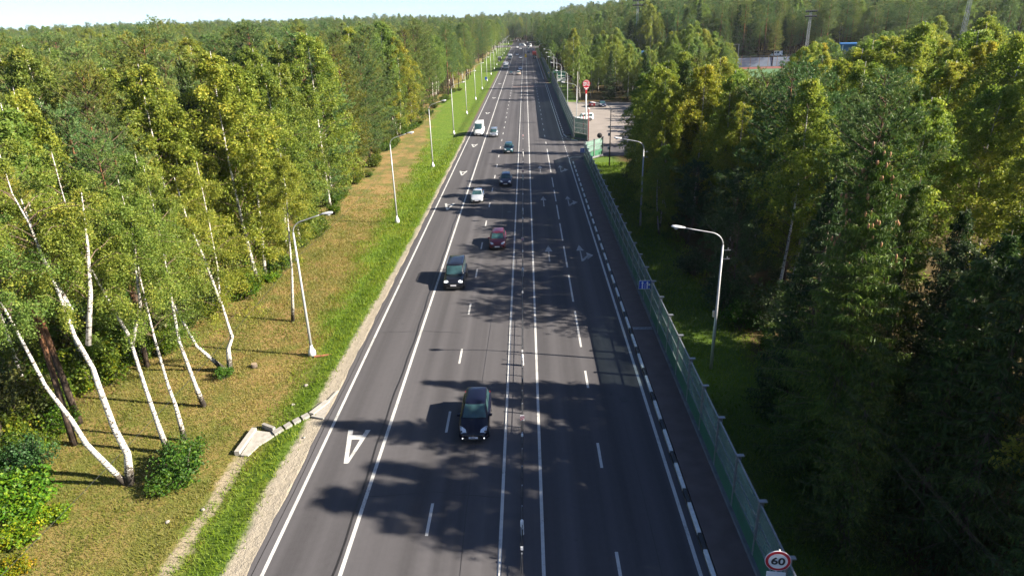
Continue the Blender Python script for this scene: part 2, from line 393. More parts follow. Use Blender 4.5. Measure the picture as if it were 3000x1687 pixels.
# ------------------------------------------------------------------ road and markings
XL, XR = -12.86, 7.63
L0, L1, L2, L3, L4, L5, L6 = -12.18, -8.66, -5.13, -1.58, .40, 3.75, 7.25
r = MB()
yy = [-40, 0, 20, 40, 60, 80, 100, 115, 137, 160, 200, 300, 400, 500, 640, 700, 900]
edge_wob = lambda y: .06*math.sin(y*.7)+.04*math.sin(y*2.1)
ye = list(np.arange(-40, 140, 1.0)) + list(np.arange(140, 901, 20.0))
pv = []
for y in ye: pv += [(XL+edge_wob(y), y, 0), (XR, y, 0)]
r.add(pv, [(2*i, 2*i+1, 2*i+3, 2*i+2) for i in range(len(ye)-1)])
r.add([(XR, 114.9, 0), (9.3, 113.6, 0), (13.6, 117.6, 0), (27, 117, 0), (27, 133, 0), (10.3, 133.2, 0), (8.3, 138, 0), (XR, 141, 0)], [tuple(range(8))])
r.add([(-60, 640, .002), (XL, 640, .002), (XL, 690, .002), (-60, 690, .002)], [(0, 1, 2, 3)])
r.add([(XR, 610, .002), (40, 610, .002), (40, 650, .002), (XR, 650, .002)], [(0, 1, 2, 3)])
road = r.build('road', M['asphalt']); tag(road, kind='structure')

def strip(name, x, w, y0, y1, m='line_paint', z=.005, step=None):
    b = MB(); n = max(1, int((y1-y0)/(step or 1e9)))
    for i in range(n):
        a, c = y0+(y1-y0)*i/n, y0+(y1-y0)*(i+1)/n
        b.add([(x-w/2, a, z), (x+w/2, a, z), (x+w/2, c, z), (x-w/2, c, z)], [(0, 1, 2, 3)])
    return b.build(name, M[m], road)
strip('edge_line', L0, .17, -30, 640); strip('bus_lane_line', L1, .19, -30, 560)
strip('centre_line', L3, .16, -30, 600); strip('centre_line', L4, .16, -30, 600)
strip('edge_line', L6, .17, -30, 114.6); strip('edge_line', L6, .17, 141, 262); strip('edge_line', L6, .17, 284, 560)
strip('edge_line', 8.35, .12, 284, 440)
def lines(name, pts, w, m='line_paint', z=.005):
    b = MB()
    P = [Vector((p[0], p[1], z)) for p in pts]; L = []; Rr = []
    for i, p in enumerate(P):
        t = (P[min(i+1, len(P)-1)]-P[max(0, i-1)]).normalized(); nn = Vector((-t.y, t.x, 0))*w/2
        L.append(p+nn); Rr.append(p-nn)
    k = len(P); b.add(L+Rr, [(k+i, k+i+1, i+1, i) for i in range(k-1)])
    return b.build(name, M[m], road)
lines('edge_line', [(L6, 114.6), (7.4, 116.2), (7.9, 117.0), (8.7, 117.2), (9.4, 116.9)], .14)
lines('edge_line', [(L6, 141), (7.5, 138.5), (8.4, 136.2), (9.7, 134.2), (12, 133.7)], .14)
for y in np.arange(116.2, 140, 2.0): strip('lane_dash', L6, .15, y, y+1.0)
for i in range(60):
    y = 24.75+(i-6)*8.53
    if y > -25 and y < 430: strip('lane_dash', L2, .15, y, y+2.3)
for y0, y1 in [(4.4, 6.7), (12.9, 15.2), (21.3, 23.64), (29.77, 32.05), (38.2, 40.5), (44.1, 50.64), (52.66, 59.19), (61.19, 67.78), (69.72, 76.4), (78.16, 84.84), (86.7, 93.1), (94.95, 101.25), (105.1, 125.6)]: strip('lane_dash', L5, .15, y0, y1)
for y in np.arange(131, 430, 8.53): strip('lane_dash', L5, .15, y, y+2.4)
# tar seam beside the bus lane line
b = MB(); yy = np.arange(-10, 150, 1.5); wx = lambda y: -9.02+.05*math.sin(y*.31)+.035*math.sin(y*1.13)
for a, c in zip(yy[:-1], yy[1:]): b.add([(wx(a)-.055, a, .004), (wx(a)+.055, a, .004), (wx(c)+.055, c, .004), (wx(c)-.055, c, .004)], [(0, 1, 2, 3)])
b.build('tar_seam', M['tar'], road)
b = MB()
yy = np.arange(0, 140, 2.0); wx2 = lambda y: -12.62+.04*math.sin(y*.5)
for a, c in zip(yy[:-1], yy[1:]): b.add([(wx2(a)-.02, a, .004), (wx2(a)+.02, a, .004), (wx2(c)+.02, c, .004), (wx2(c)-.02, c, .004)], [(0, 1, 2, 3)])
b.build('edge_crack', M['tar'], road)
def flat(name, polys, m, z=.006):
    b = MB()
    for pl in polys: b.add([(x, y, z) for x, y in pl], [tuple(range(len(pl)))])
    return b.build(name, M[m], road)
# bus lane letter A, its apex towards the camera
def letter_A(x, y, s=1.0):
    hl, w = 3.25*s, .68; t = .30
    P = [[(-w, hl), (-w+t, hl), (.10, 0), (-.13, 0)], [(w-t, hl), (w, hl), (.13, 0), (.02, .34)], [(-.50, hl*.70), (.50, hl*.70), (.565, hl*.84), (-.54, hl*.84)]]
    for i, pl in enumerate(P): P[i] = [(x+px_, y+py) for px_, py in pl]
    b = MB()
    for i, pl in enumerate(P): b.add([(a, c, .006+.0008*i) for a, c in pl], [(0, 1, 2, 3) if i != 0 else (0, 3, 2, 1)])
    b.build('bus_lane_letter', M['line_paint'], road)
for x, y in [(-10.42, 30.4), (-10.55, 83.6), (-10.45, 104.2), (-10.4, 129.4), (-10.3, 178), (-10.2, 215), (-10.1, 265)]: letter_A(x, y)
for y in (62.9, 84.3, 105.0):
    flat('lane_arrow', [[(2.0, y), (2.16, y), (2.13, y+3.2), (2.03, y+3.2)], [(1.68, y+3.2), (2.48, y+3.2), (2.08, y+5.3)]], 'worn_paint')
    flat('lane_arrow', [[(5.28, y), (5.46, y), (5.44, y+3.3), (5.34, y+3.3)], [(5.0, y+3.3), (5.78, y+3.3), (5.39, y+5.2)],
                        [(5.465, y), (6.05, y+1.2), (6.05, y+1.85), (5.465, y+.75)], [(5.95, y+.5), (6.62, y+1.75), (5.97, y+2.7)]], 'worn_paint')
def crack(name, pts, w, m='tar'):
    P = []
    for (xa, ya), (xb, yb) in zip(pts[:-1], pts[1:]):
        for k in range(6): t = k/6; P.append((xa+(xb-xa)*t+.05*random.gauss(0, 1), ya+(yb-ya)*t+.05*random.gauss(0, 1)))
    P.append(pts[-1]); return lines(name, P, w, m, .0035)
for y, x0, x1, w in ((27.6, -8.5, -1.7, .05), (47, -12.4, -5.4, .045), (73.5, -8.4, -1.8, .06), (91, -12.4, -1.7, .07), (111, .5, 7.2, .08), (137.5, -12.3, 7.2, .10), (61, .6, 7.1, .05), (37, 3.9, 7.0, .05)): crack('crack', [(x0, y), ((x0+x1)/2, y+.3), (x1, y-.15)], w)
crack('sealed_joint', [(-3.3, 20), (-3.25, 60), (-3.35, 100)], .035); crack('sealed_joint', [(5.55, 22), (5.5, 58)], .035)
# repair patches and manholes
flat('asphalt_patch', [[(-4.9, 250), (7.2, 250), (7.2, 256), (-4.9, 256)]], 'pavement', .003)
for x, y in [(5.9, 36.7), (-2.4, 82), (6.2, 120)]:
    b = MB(); b.lathe([(.30, .0), (.30, .012)], 14, (x, y, 0)); b.build('manhole_cover', M['black'], road)

# pavement, kerb
pav = MB(); pav.box((8.77, 46, .045), (1.66, 136, .13)); pv_o = pav.build('pavement', M['pavement']); tag(pv_o, kind='structure')
pav2 = MB(); pav2.box((8.75, 201.5, .045), (1.6, 121, .13)); pav2.build('pavement', M['pavement']); tag(COL.objects[-1], kind='structure')
kb = MB().box((0, 0, .06), (.17, 1.04, .16)); kw = kb.mesh('kerb_stone', M['kerb_white']); kk = kb.mesh('kerb_stone', M['kerb_black'])
y = 24.14-3.18*14; i = 0
while y < 113.4:
    o = obj('kerb_stone', kk if i % 3 == 0 else kw, pv_o); o.location = (7.77, y, .01); y += 1.06; i += 1
# kerb stones curving into the drive and on beyond it
kerb_path = [(12.2, 132.9), (10.2, 133.4), (9.0, 135.2), (8.2, 138.0), (7.85, 141.2)]
for (a, b_) in zip(kerb_path[:-1], kerb_path[1:]):
    d = Vector((b_[0]-a[0], b_[1]-a[1], 0)); o = obj('kerb_stone', kk if i % 2 else kw, pv_o); i += 1
    o.location = ((a[0]+b_[0])/2, (a[1]+b_[1])/2, .01); o.rotation_euler = (0, 0, math.atan2(d.y, d.x)-math.pi/2); o.scale = (1, d.length/1.06, 1)
y = 141.8
while y < 262:
    o = obj('kerb_stone', kk if i % 3 == 0 else kw, pv_o); o.location = (7.77, y, .01); y += 1.05; i += 1
# drain grates across the pavement
for y in (46.9,):
    b = MB()
    for k in range(14): b.box((8.05+k*.105, y, .118), (.05, .34, .02))
    b.box((8.75, y-.18, .117), (1.5, .04, .02)); b.box((8.75, y+.18, .117), (1.5, .04, .02)); b.build('drain_grate', M['steel'], pv_o)
# parking lot
b = MB(); b.add([(10.6, 134, -.0), (27.5, 118, -.0), (31, 150, 0), (30, 196, -.0), (10.4, 201, -.0), (10.0, 140, -.0)], [tuple(range(6))])
tag(b.build('parking_lot', M['parking']), kind='structure')
for ob_ in [COL.objects[-1]]: ob_.location.z = .008

# ------------------------------------------------------------------ sports ground behind the trees
b = MB(); b.add([(70, 262, .02), (165, 262, .02), (165, 306, .02), (70, 306, .02)], [(0, 1, 2, 3)]); tag(b.build('sports_pitch', M['green_pitch']), kind='structure')
b = MB(); b.add([(70, 307, .02), (165, 307, .02), (165, 318, .02), (70, 318, .02)], [(0, 1, 2, 3)]); tag(b.build('running_track', M['track_red']), kind='structure')

# ------------------------------------------------------------------ noise barriers
def panel_meshes(h):
    """one bay 3.2 m long along y, its face towards -x; lower green part, two glazed rows"""
    d = {}
    b = MB()
    n = 16                                                            # corrugated green sheet
    for k in range(n): b.box((0, 0, .30+(k+.5)*.90/n), (.05 if k % 2 else .075, 3.06, .90/n))
    d['green_panel'] = b.mesh('green_panel', M['green_panel'])
    r0 = 1.27; rows = 2 if h < 4 else 3; rh = (h-r0-.04)/rows
    d['glass_panel'] = [MB().box((0, 0, r0+rh*(k+.5)), (.018, 2.98, rh-.10)).mesh('glass_panel', M['barrier_glass']) for k in range(rows)]
    b = MB()
    for k in range(rows+1):
        z = r0+rh*k
        b.box((0, 0, z), (.07, 3.06, .055))
    for yy_ in (-1.50, 1.50): b.box((0, yy_, (r0+h)/2), (.062, .045, h-r0-.06))
    d['glass_frame'] = b.mesh('glass_frame', M['steel'])
    b = MB(); b.box((-.05, 0, (h+.06)/2), (.012, .15, h+.06)); b.box((.14, 0, (h+.06)/2), (.012, .15, h+.06)); b.box((.045, 0, (h+.06)/2), (.178, .014, h+.06))
    b.box((.10, 0, h+.085), (.36, .19, .05)); d['post'] = b.mesh('post', M['steel'])
    b = MB(); b.box((-.02, 0, .14), (.34, 3.19, .30)); d['concrete_base'] = b.mesh('concrete_base', M['plinth'])
    return d
PAN = panel_meshes(3.15); PAN4 = panel_meshes(4.2)
def barrier(name, a, bpt, label, D, group='noise barriers along the right of the road', last=True):
    a = Vector(a); bpt = Vector(bpt); L = (bpt-a).length; n = max(1, round(L/3.2)); st = L/n
    rz = math.atan2(bpt.y-a.y, bpt.x-a.x)-math.pi/2
    root = empty(name, a, rz, label, 'barrier', group)
    for k in range(n+1):
        if k < n or last:
            o = obj('post', D['post'], root); o.location = (0, k*st, 0)
        if k == n: break
        o = obj('concrete_base', D['concrete_base'], root); o.location = (0, (k+.5)*st, 0); o.scale.y = st/3.2
        o = obj('green_panel', D['green_panel'], root); o.location = (0, (k+.5)*st, 0); o.scale.y = st/3.2
        for q in D['glass_panel']:
            o = obj('glass_panel', q, root); o.location = (0, (k+.5)*st, 0); o.scale.y = st/3.2
        o = obj('glass_frame', D['glass_frame'], root); o.location = (0, (k+.5)*st, 0); o.scale.y = st/3.2
    return root
barrier('noise_barrier', (9.75, 10.18, .02), (9.72, 113.5, .02), 'long green and glass noise barrier beside the pavement, nearest the camera', PAN)
barrier('noise_barrier', (9.90, 113.75, .02), (13.3, 118.0, .02), 'short green barrier return slanting to the driveway, near side', PAN)
barrier('noise_barrier', (9.45, 137.0, .02), (9.75, 262.0, .02), 'tall glass noise barrier beyond the driveway, beside the parking lot', PAN4)
barrier('noise_barrier', (12.0, 133.2, .02), (9.62, 136.7, .02), 'short green and glass barrier return across the driveway, far side', PAN4)
barrier('noise_barrier', (9.9, 285.0, .02), (10.0, 445.0, .02), 'distant noise barrier beyond the bus shelter', PAN)

# ------------------------------------------------------------------ street lamps
def lamp_meshes(h, reach, rise, base, bracket):
    d = {}
    d['pole'] = MB().tube([(0, 0, 0), (0, 0, h*.45), (0, 0, h)], [.12, .095, .065], 10).mesh('pole', M['lamp_paint'], True)
    pts = [(0, 0, h)]; R_ = .95
    for k in range(1, 8):
        a = math.radians(k*80/7); pts.append((R_*(1-math.cos(a))*1.05, 0, h+R_*math.sin(a)*.92))
    x0, z0 = pts[-1][0], pts[-1][2]
    pts += [(x0+(reach-x0)*k/3, 0, z0+(rise)*k/3) for k in (1, 2, 3)]
    d['arm'] = MB().tube(pts, .038, 8).mesh('arm', M['lamp_paint'], True)
    xe, ze = pts[-1][0], pts[-1][2]
    hb = MB(); sec = [(-.05, .05, .05), (.10, .10, .07), (.30, .165, .10), (.55, .185, .11), (.75, .15, .09), (.84, .05, .04)]
    vs = []; n = 10
    for dx, w, t in sec:
        for j in range(n):
            a = 2*math.pi*j/n; vs.append((xe+dx, w*math.cos(a), ze+.02+dx*.12+t*math.sin(a)*(1.0 if math.sin(a) > 0 else .55)))
    hb.add(vs, [(i*n+j, (i+1)*n+j, (i+1)*n+(j+1) % n, i*n+(j+1) % n) for i in range(len(sec)-1) for j in range(n)] + [tuple(range(n)), tuple((len(sec)-1)*n+j for j in range(n-1, -1, -1))])
    d['lamp_head'] = hb.mesh('lamp_head', M['lamp_head'], True)
    gl = MB().lathe([(.03, -.16), (.11, -.13), (.15, -.06), (.15, -.03)], 10, (xe+.52, 0, ze+.06)); d['lamp_glass'] = gl.mesh('lamp_glass', M['lamp_glass'], True)
    if base: d['base'] = MB().lathe([(.26, 0), (.30, .22), (.29, .42), (.20, .60), (.13, .78), (.115, .95)], 12).mesh('base', M['lamp_head'], True)
    if bracket:
        b = MB()
        for z in (h-.35, h-.95): b.box((-.28, 0, z), (.5, .05, .05)); b.box((-.36, 0, z+.09), (.06, .06, .14))
        d['wire_bracket'] = b.mesh('wire_bracket', M['steel'])
    else:
        d['wire_bracket'] = MB().box((.0, -.16, h-1.9), (.08, .3, .16)).mesh('wire_bracket', M['steel'])
    return d
LAMP_L = lamp_meshes(9.75, 2.15, .42, True, False); LAMP_R = lamp_meshes(9.05, 2.55, .34, False, True)
ORD = 'first second third fourth fifth sixth seventh eighth ninth tenth eleventh twelfth thirteenth fourteenth fifteenth sixteenth seventeenth eighteenth'.split()
def lamp(x, y, D, flip, label, group):
    root = empty('street_lamp', (x, y, zt(x, y)-.02), math.pi if flip else 0, label, 'street lamp', group)
    for nme, me in D.items():
        if nme == 'lamp_glass': continue
        o = obj(nme, me, root)
        if nme == 'lamp_head': obj('lamp_glass', D['lamp_glass'], o)
    return root
lampL_y = [44.31, 79.72, 113.48, 148.6, 182.46, 217, 251.5, 286, 320.5, 355, 389.5, 424, 458.5, 493, 527.5, 562, 597]
for i, y in enumerate(lampL_y):
    lamp(-16.55+.5*min(1, i/4), y, LAMP_L, False, f'white curved street lamp on the left grass verge, {ORD[i]} from the camera', 'street lamps along the left verge')
lampR = [(12.5, 40.81), (13.1, 75), (13.55, 109.3), (10.75, 146), (10.9, 181), (11.0, 216), (11.2, 251), (11.5, 284), (11.6, 319), (11.7, 353), (11.7, 388), (11.7, 422), (11.8, 457), (11.8, 500)]
for i, (x, y) in enumerate(lampR):
    lb = f'grey curved street lamp behind the noise barrier, {ORD[i]} from the camera'
    if i == 2: lb = 'street lamp on a dark pole with boxes beside the parking lot driveway'
    q = lamp(x, y, LAMP_R, True, lb, 'street lamps behind the noise barrier')
    if i == 2:
        for c in [c for c in COL.objects if c.parent == q]:
            if c.name.startswith('pole'): c.data = c.data.copy(); c.data.materials.clear(); c.data.materials.append(M['dark_pole'])
        for z, s_ in ((5.2, .45), (6.4, .3), (3.0, .5)): MB().box((.18, -.15, z), (.34, .3, s_)).build('junction_box', M['lamp_paint'], q)
    if i == 0: MB().box((.16, -.02, 4.2), (.14, .18, .42)).build('junction_box', M['steel'], q)
# wires between the lamp posts
def sag(a, b, s, n=14):
    a, b = Vector(a), Vector(b); return [a.lerp(b, k/n) - Vector((0, 0, s*4*(k/n)*(1-k/n))) for k in range(n+1)]
wires = [((.36, 8.83), 'upper'), ((.30, 8.2), 'lower'), ((.52, 8.75), 'outer')]
for (dx, z), nm in wires:
    b = MB(); P = [(12.4, -3)]+lampR[:9]
    for a, c in zip(P[:-1], P[1:]): b.tube(sag((a[0]+dx, a[1], z), (c[0]+dx, c[1], z), .55), .0045, 5, False)
    tag(b.build('overhead_wire', M['wire']), f'{nm} overhead wire strung between the lamp posts behind the barrier', 'wire', 'overhead wires on the right')
b = MB(); P = [(-16.5, 9.7)]+[(-16.55+.5*min(1, i/4), y) for i, y in enumerate(lampL_y[:8])]
for a, c in zip(P[:-1], P[1:]): b.tube(sag((a[0], a[1]-.3, 7.45), (c[0], c[1]-.3, 7.45), .5), .010, 5, False)
tag(b.build('overhead_wire', M['wire']), 'thin dark wire hung along the left lamp posts above the grass', 'wire')
b = MB(); b.tube(sag((13.5, 109.3, 8.2), (26, 96, 8.6), .5), .016, 5, False); tag(b.build('overhead_wire', M['wire']), 'service wire from the dark lamp pole into the right trees', 'wire')

# ------------------------------------------------------------------ cable barrier in the median
cb = empty('cable_barrier', (-.6, 0, 0), 0, 'low steel cable barrier with thin posts down the painted median', 'barrier')
pm = MB().box((0, 0, .36), (.06, .09, .72)).mesh('post', M['steel'])
ym = 12.0; i = 0
cx = lambda y: -.55-.002*min(max(y-20, 0), 110)+.6
while y < 0: y += 1
y = 12.0
while y < 440:
    o = obj('post', pm, cb); o.location = (cx(y)-.0, y, 0); y += 1.55 if y < 200 else 3.1; i += 1
for z, dx in ((.42, .045), (.55, -.045), (.68, .03)):
    b = MB(); b.tube([(cx(y_)+dx, y_, z) for y_ in (8, 40, 80, 130, 250, 442)], .016, 6, False); b.build('cable', M['wire'], cb)
for k, y in enumerate([23.0, 31.7, 42.0, 53, 64, 76, 88, 97, 110, 121, 133]):
    b = MB(); b.box((cx(y), y+.06, .80), (.11, .05, .18)); b.build('reflector', M['white_paint'], cb)
for y in (24.4, 41.0, 58.5, 80, 99, 118):
    MB().lathe([(.09, .06), (.085, .5), (.08, .86), (.03, .93)], 10, (cx(y), y+.35, 0)).build('white_post', M['white_paint'], cb)
b = MB().box((0, 0, .80), (.25, .03, .36)); ms_w = b.mesh('marker_board', M['white_paint'])
for y in (33.62, 68.15, 102.66, 137):
    o = obj('marker_board', ms_w, cb); o.location = (cx(y), y-.1, 0)
    b = MB()
    for k in range(3):
        z = .63+k*.105
        b.add([(-.122, -.02, z), (-.122, -.02, z+.055), (.122, -.02, min(.975, z+.175)), (.122, -.02, min(.975, z+.12))], [(3, 2, 1, 0)])
    b.build('stripe', M['red_paint'], o)
b = MB(); b.box((.1, 456, .55), (1.3, .7, 1.1)); b.box((.1, 455.6, 1.5), (1.0, .1, 1.2))
tag(b.build('crash_cushion', M['yellow']), 'yellow crash cushion at the far end of the median', 'crash cushion')

# ------------------------------------------------------------------ signs
def text(name, s, size, loc, m, parent, rot=(math.pi/2, 0, 0), shear=0, sx=1, bold=0):
    cu = bpy.data.curves.new(name, 'FONT'); cu.body = s; cu.size = size; cu.align_x = 'CENTER'; cu.align_y = 'CENTER'; cu.extrude = .004
    cu.shear = shear; cu.offset = bold; cu.materials.append(m)
    t = bpy.data.objects.new(name+'_outline', cu); me = t.to_mesh().copy(); t.to_mesh_clear(); bpy.data.objects.remove(t)
    me.materials.clear(); me.materials.append(m); o = obj(name, me, parent); o.location = loc; o.rotation_euler = rot; o.scale = (sx, 1, 1); return o
def disc(r0, r1, y0, y1, z, n=40):
    b = MB(); b.lathe([(r1, y0), (r1, y1)], n, (0, 0, z), 'Y'); return b
# speed limit 60
sg = empty('speed_limit_sign', (9.20, 19.5, .12), math.radians(-8), 'round red-rimmed 60 speed limit sign at the lower right', 'road sign')
MB().tube([(0, 0.06, 0), (0, .06, 3.85)], .038, 10).build('post', M['steel'], sg, True)
disc(0, .475, 0, .03, 3.34).build('sign_rim', M['white_paint'], sg); disc(0, .455, -.006, .001, 3.34).build('red_ring', M['red_paint'], sg)
disc(0, .350, -.012, .001, 3.34).build('sign_face', M['white_paint'], sg)
text('number', '60', .46, (0, -.018, 3.33), M['black'], sg, bold=.012, shear=.0, sx=1.12)
MB().box((0, .01, 2.62), (.70, .03, .35)).build('lower_plate', M['white_paint'], sg)
def lane_sign(x, y, z, w, label):
    s_ = empty('lane_direction_sign', (x, y, .12), 0, label, 'road sign', 'blue lane direction signs')
    h = w*.70; z -= .12
    MB().tube([(w*.42, .05, 0), (w*.42, .05, z+h/2)], .035, 8).build('post', M['steel'], s_, True)
    MB().box((0, 0, z), (w, .03, h)).build('sign_border', M['white_paint'], s_)
    MB().box((0, -.012, z), (w-.05, .02, h-.05)).build('sign_face', M['blue_sign'], s_)
    def arr(x0, head=True):
        b = MB(); b.prism([(x0-.04*w, z-h*.44), (x0+.04*w, z-h*.44), (x0+.04*w, z+h*.18), (x0-.04*w, z+h*.18)], -.034, -.02, 'Y')
        b.prism([(x0-.10*w, z+h*.18), (x0+.10*w, z+h*.18), (x0, z+h*.42)], -.034, -.02, 'Y'); return b
    arr(-.23*w).build('arrow', M['white_paint'], s_)
    b = arr(.14*w); b.prism([(.19*w, z-.03*w), (.29*w, z-.03*w), (.29*w, z+.05*w), (.19*w, z+.05*w)], -.034, -.02, 'Y'); b.prism([(.29*w, z-.09*w), (.43*w, z+.01*w), (.29*w, z+.11*w)], -.034, -.02, 'Y')
    b.build('arrow', M['white_paint'], s_)
    b = MB().prism([(-.045*w, z-h*.44), (-.02*w, z-h*.44), (-.02*w, z+h*.16), (-.045*w, z+h*.16)], -.034, -.02, 'Y'); b.build('divider', M['white_paint'], s_)
lane_sign(9.38, 50, 2.52, 1.06, 'blue lane arrow sign mounted along the near noise barrier')
lane_sign(9.45, 111.8, 2.1, 1.08, 'blue lane arrow sign at the end of the barrier by the driveway')
# roadside advertising disc
ad = empty('advertising_sign', (13.8, 158.1, 0), math.radians(3), 'tall red disc sign with white lettering on a white post', 'sign')
MB().tube([(0, 0, 0), (0, 0, 6.6)], .16, 12).build('post', M['white_paint'], ad, True)
pts = [(.88*math.cos(a), 8.72+.86*math.sin(a)) for a in np.linspace(math.radians(-28), math.radians(208), 26)] + [(-.22, 7.35), (-.15, 6.5), (.15, 6.5), (.22, 7.35)]
MB().prism(pts, -.16, .16, 'Y').build('sign_body', M['red_paint'], ad)
pts2 = [(.80*math.cos(a), 8.72+.78*math.sin(a)) for a in np.linspace(math.radians(35), math.radians(145), 18)] + [(.74*math.cos(a), 8.72+.72*math.sin(a)) for a in np.linspace(math.radians(145), math.radians(35), 18)]
MB().prism(pts2, -.175, -.15, 'Y').build('sign_border', M['white_paint'], ad)
text('lettering', 'МЕГА', .52, (0, -.18, 8.90), M['white_paint'], ad, bold=.012, sx=1.0)
text('lettering', 'АВТО', .52, (0, -.18, 8.42), M['white_paint'], ad, bold=.012, sx=1.02)
b = MB(); b.prism([(-.55, 7.98), (.0, 7.82), (.55, 8.0), (.5, 7.84), (.12, 7.66), (.2, 7.35), (0, 7.5), (-.2, 7.35), (-.12, 7.66), (-.5, 7.82)], -.18, -.15, 'Y'); b.build('emblem', M['white_paint'], ad)
# diamond priority sign on the far barrier
ds = empty('priority_sign', (9.55, 290, 0), 0, 'pale diamond priority sign at the distant barrier end', 'road sign')
MB().tube([(0, .05, 0), (0, .05, 2.4)], .035, 6).build('post', M['steel'], ds)
MB().prism([(-.5, 1.9), (0, 1.4), (.5, 1.9), (0, 2.4)], -.02, .02, 'Y').build('sign_border', M['white_paint'], ds); MB().prism([(-.33, 1.9), (0, 1.57), (.33, 1.9), (0, 2.23)], -.03, -.02, 'Y').build('sign_face', M['yellow'], ds)
# traffic mirror on the barrier return
tm = empty('traffic_mirror', (12.75, 117.7, 0), 0, 'round dark backed traffic mirror over the driveway barrier', 'mirror')
MB().tube([(0, .1, 0), (0, .1, 3.6)], .035, 8).build('post', M['steel'], tm, True); MB().lathe([(.05, .14), (.44, .05), (.46, 0), (.44, -.03)], 20, (0, 0, 3.55), 'Y').build('mirror_back', M['dark_pole'], tm, True)
# red posts of the entrance and a lifted barrier arm
for x, y, h_, lb in ((12.15, 133.0, 6.2, 'tall dark red gate post at the driveway edge'), (11.95, 142.6, 3.9, 'thin dark red post behind the far barrier return')):
    gp = empty('gate_post', (x, y, 0), 0, lb, 'post', 'red posts by the driveway'); MB().tube([(0, 0, 0), (0, 0, h_)], .10, 8).build('post', M['dark_red'], gp, True); MB().lathe([(.13, h_), (.13, h_+.15), (.05, h_+.25)], 8).build('cap', M['white_paint'], gp)
up = empty('utility_pole', (14.76, 197.7, 0), 0, 'grey wooden utility pole at the far edge of the parking lot', 'pole'); MB().tube([(0, 0, 0), (0, 0, 8.6)], [.17, .12], 8).build('pole', M['concrete'], up, True); MB().box((0, 0, .5), (.5, .5, 1.0)).build('base', M['concrete'], up)
# blue information sign on the left verge and bus shelters
ns = empty('bus_stop_sign', (-15.2, 264, -.4), 0, 'small blue sign on a pole on the left verge', 'road sign'); MB().tube([(0, 0.05, 0), (0, .05, 3.3)], .045, 6).build('post', M['steel'], ns); MB().box((0, 0, 2.7), (.75, .04, 1.1)).build('sign_face', M['blue_sign'], ns)
bs = empty('bus_shelter', (-15.8, 424, -.5), 0, 'dark bus shelter on the far left verge', 'bus shelter', 'bus shelters')
MB().box((0, 3, 2.5), (2.4, 6.4, .18)).build('roof', M['lamp_paint'], bs); MB().box((-1.0, 3, 1.2), (.1, 6, 2.4)).build('back_wall', M['dark_pole'], bs); MB().box((0, 0, 1.2), (2.0, .1, 2.4)).build('side_wall', M['dark_pole'], bs); MB().box((-.6, 3, .5), (.5, 4, .1)).build('bench', M['wood'], bs)
b2 = empty('bus_shelter', (11.0, 268, 0), 0, 'green glass bus shelter with white frame beside the lamp posts', 'bus shelter', 'bus shelters')
MB().box((2.2, 4.5, 3.5), (5.2, 9.4, .12)).build('roof', M['shelter_glass_green'], b2)
for x0, m_ in ((-.3, 'glass_wall'), (4.6, 'glass_wall')): MB().box((x0, 4.5, 1.75), (.08, 9, 3.3)).build(m_, M['shelter_glass_green'], b2)
b = MB().box((2.9, 0, 2.25), (3.2, .08, 2.2)); b.build('front_glass', M['shelter_glass_green'], b2)
b = MB()
for z in (3.35, 2.35, 1.45): b.box((2.9, -.06, z), (3.4, .10, .16))
for x0 in (1.25, 4.5): b.box((x0, -.06, 1.7), (.16, .10, 3.4))
b.build('frame', M['white_paint'], b2)
MB().box((2.9, -.05, .75), (3.1, .08, .95)).build('poster', M['seat_white'], b2)
# traffic signals at the far junction
def signal(x, y, reach, label):
    t = empty('traffic_light', (x, y, 0), 0, label, 'traffic light', 'traffic lights at the far junction')
    MB().tube([(0, 0, 0), (0, 0, 6.2)], .12, 8).build('post', M['lamp_paint'], t, True); MB().tube([(0, 0, 6.1), (reach*.2, 0, 6.8), (reach, 0, 7.6)], .09, 8).build('arm', M['lamp_paint'], t, True)
    for q in (reach, 0):
        h_ = MB().box((q, -.1, 6.9 if q else 3.2), (.55, .3, 1.4)).build('signal_head', M['white_paint'] if q else M['black'], t)
        for k in range(3): MB().lathe([(.13, -.27), (.13, -.24)], 10, (q, 0, (6.9 if q else 3.2)+.42-.42*k), 'Y').build('lens', M['tail_lamp'] if k == 0 else M['black'], h_)
signal(10.6, 533, -9.0, 'traffic light on a long white mast arm over the right lanes'); signal(-14.0, 590, 8.5, 'traffic light on a mast arm at the far left of the junction')

# ------------------------------------------------------------------ drain, stumps and stones by the left verge
dc = empty('drainage_chute', (0, 0, 0), 0, 'pale concrete drainage chute running down the left verge', 'drain')
def slab(name, a, b_, w, h, m='concrete_pale', z0=0, z1=0, parent=dc):
    a = Vector((*a, z0)); b_ = Vector((*b_, z1)); d = b_-a; c = (a+b_)/2
    R_ = d.to_track_quat('Y', 'Z').to_matrix(); return MB().box(c, (w, d.length, h), rot=R_).build(name, M[m], parent)
C_ = [(-15.85, 33.85), (-15.30, 34.30), (-14.86, 34.66), (-14.42, 35.02), (-13.95, 35.38)]; Z_ = [-.40, -.27, -.17, -.08, -.01]
for i in range(4):
    (ax, ay), (bx, by) = C_[i], C_[i+1]; d = Vector((bx-ax, by-ay)).normalized()*.07
    slab('trough', (ax+d.x, ay+d.y), (bx-d.x, by-d.y), .40, .16, 'concrete_pale', Z_[i]+.05, Z_[i+1]+.05)
slab('trough', (-13.88, 35.42), (-13.25, 36.9), .36, .14, 'concrete_pale', .05, .06); slab('trough', (-13.25, 36.9), (-12.95, 38.2), .14, .08, 'concrete_pale', .04, .04); slab('trough', (-13.8, 35.2), (-12.95, 34.9), .12, .08, 'concrete_pale', .04, .04)
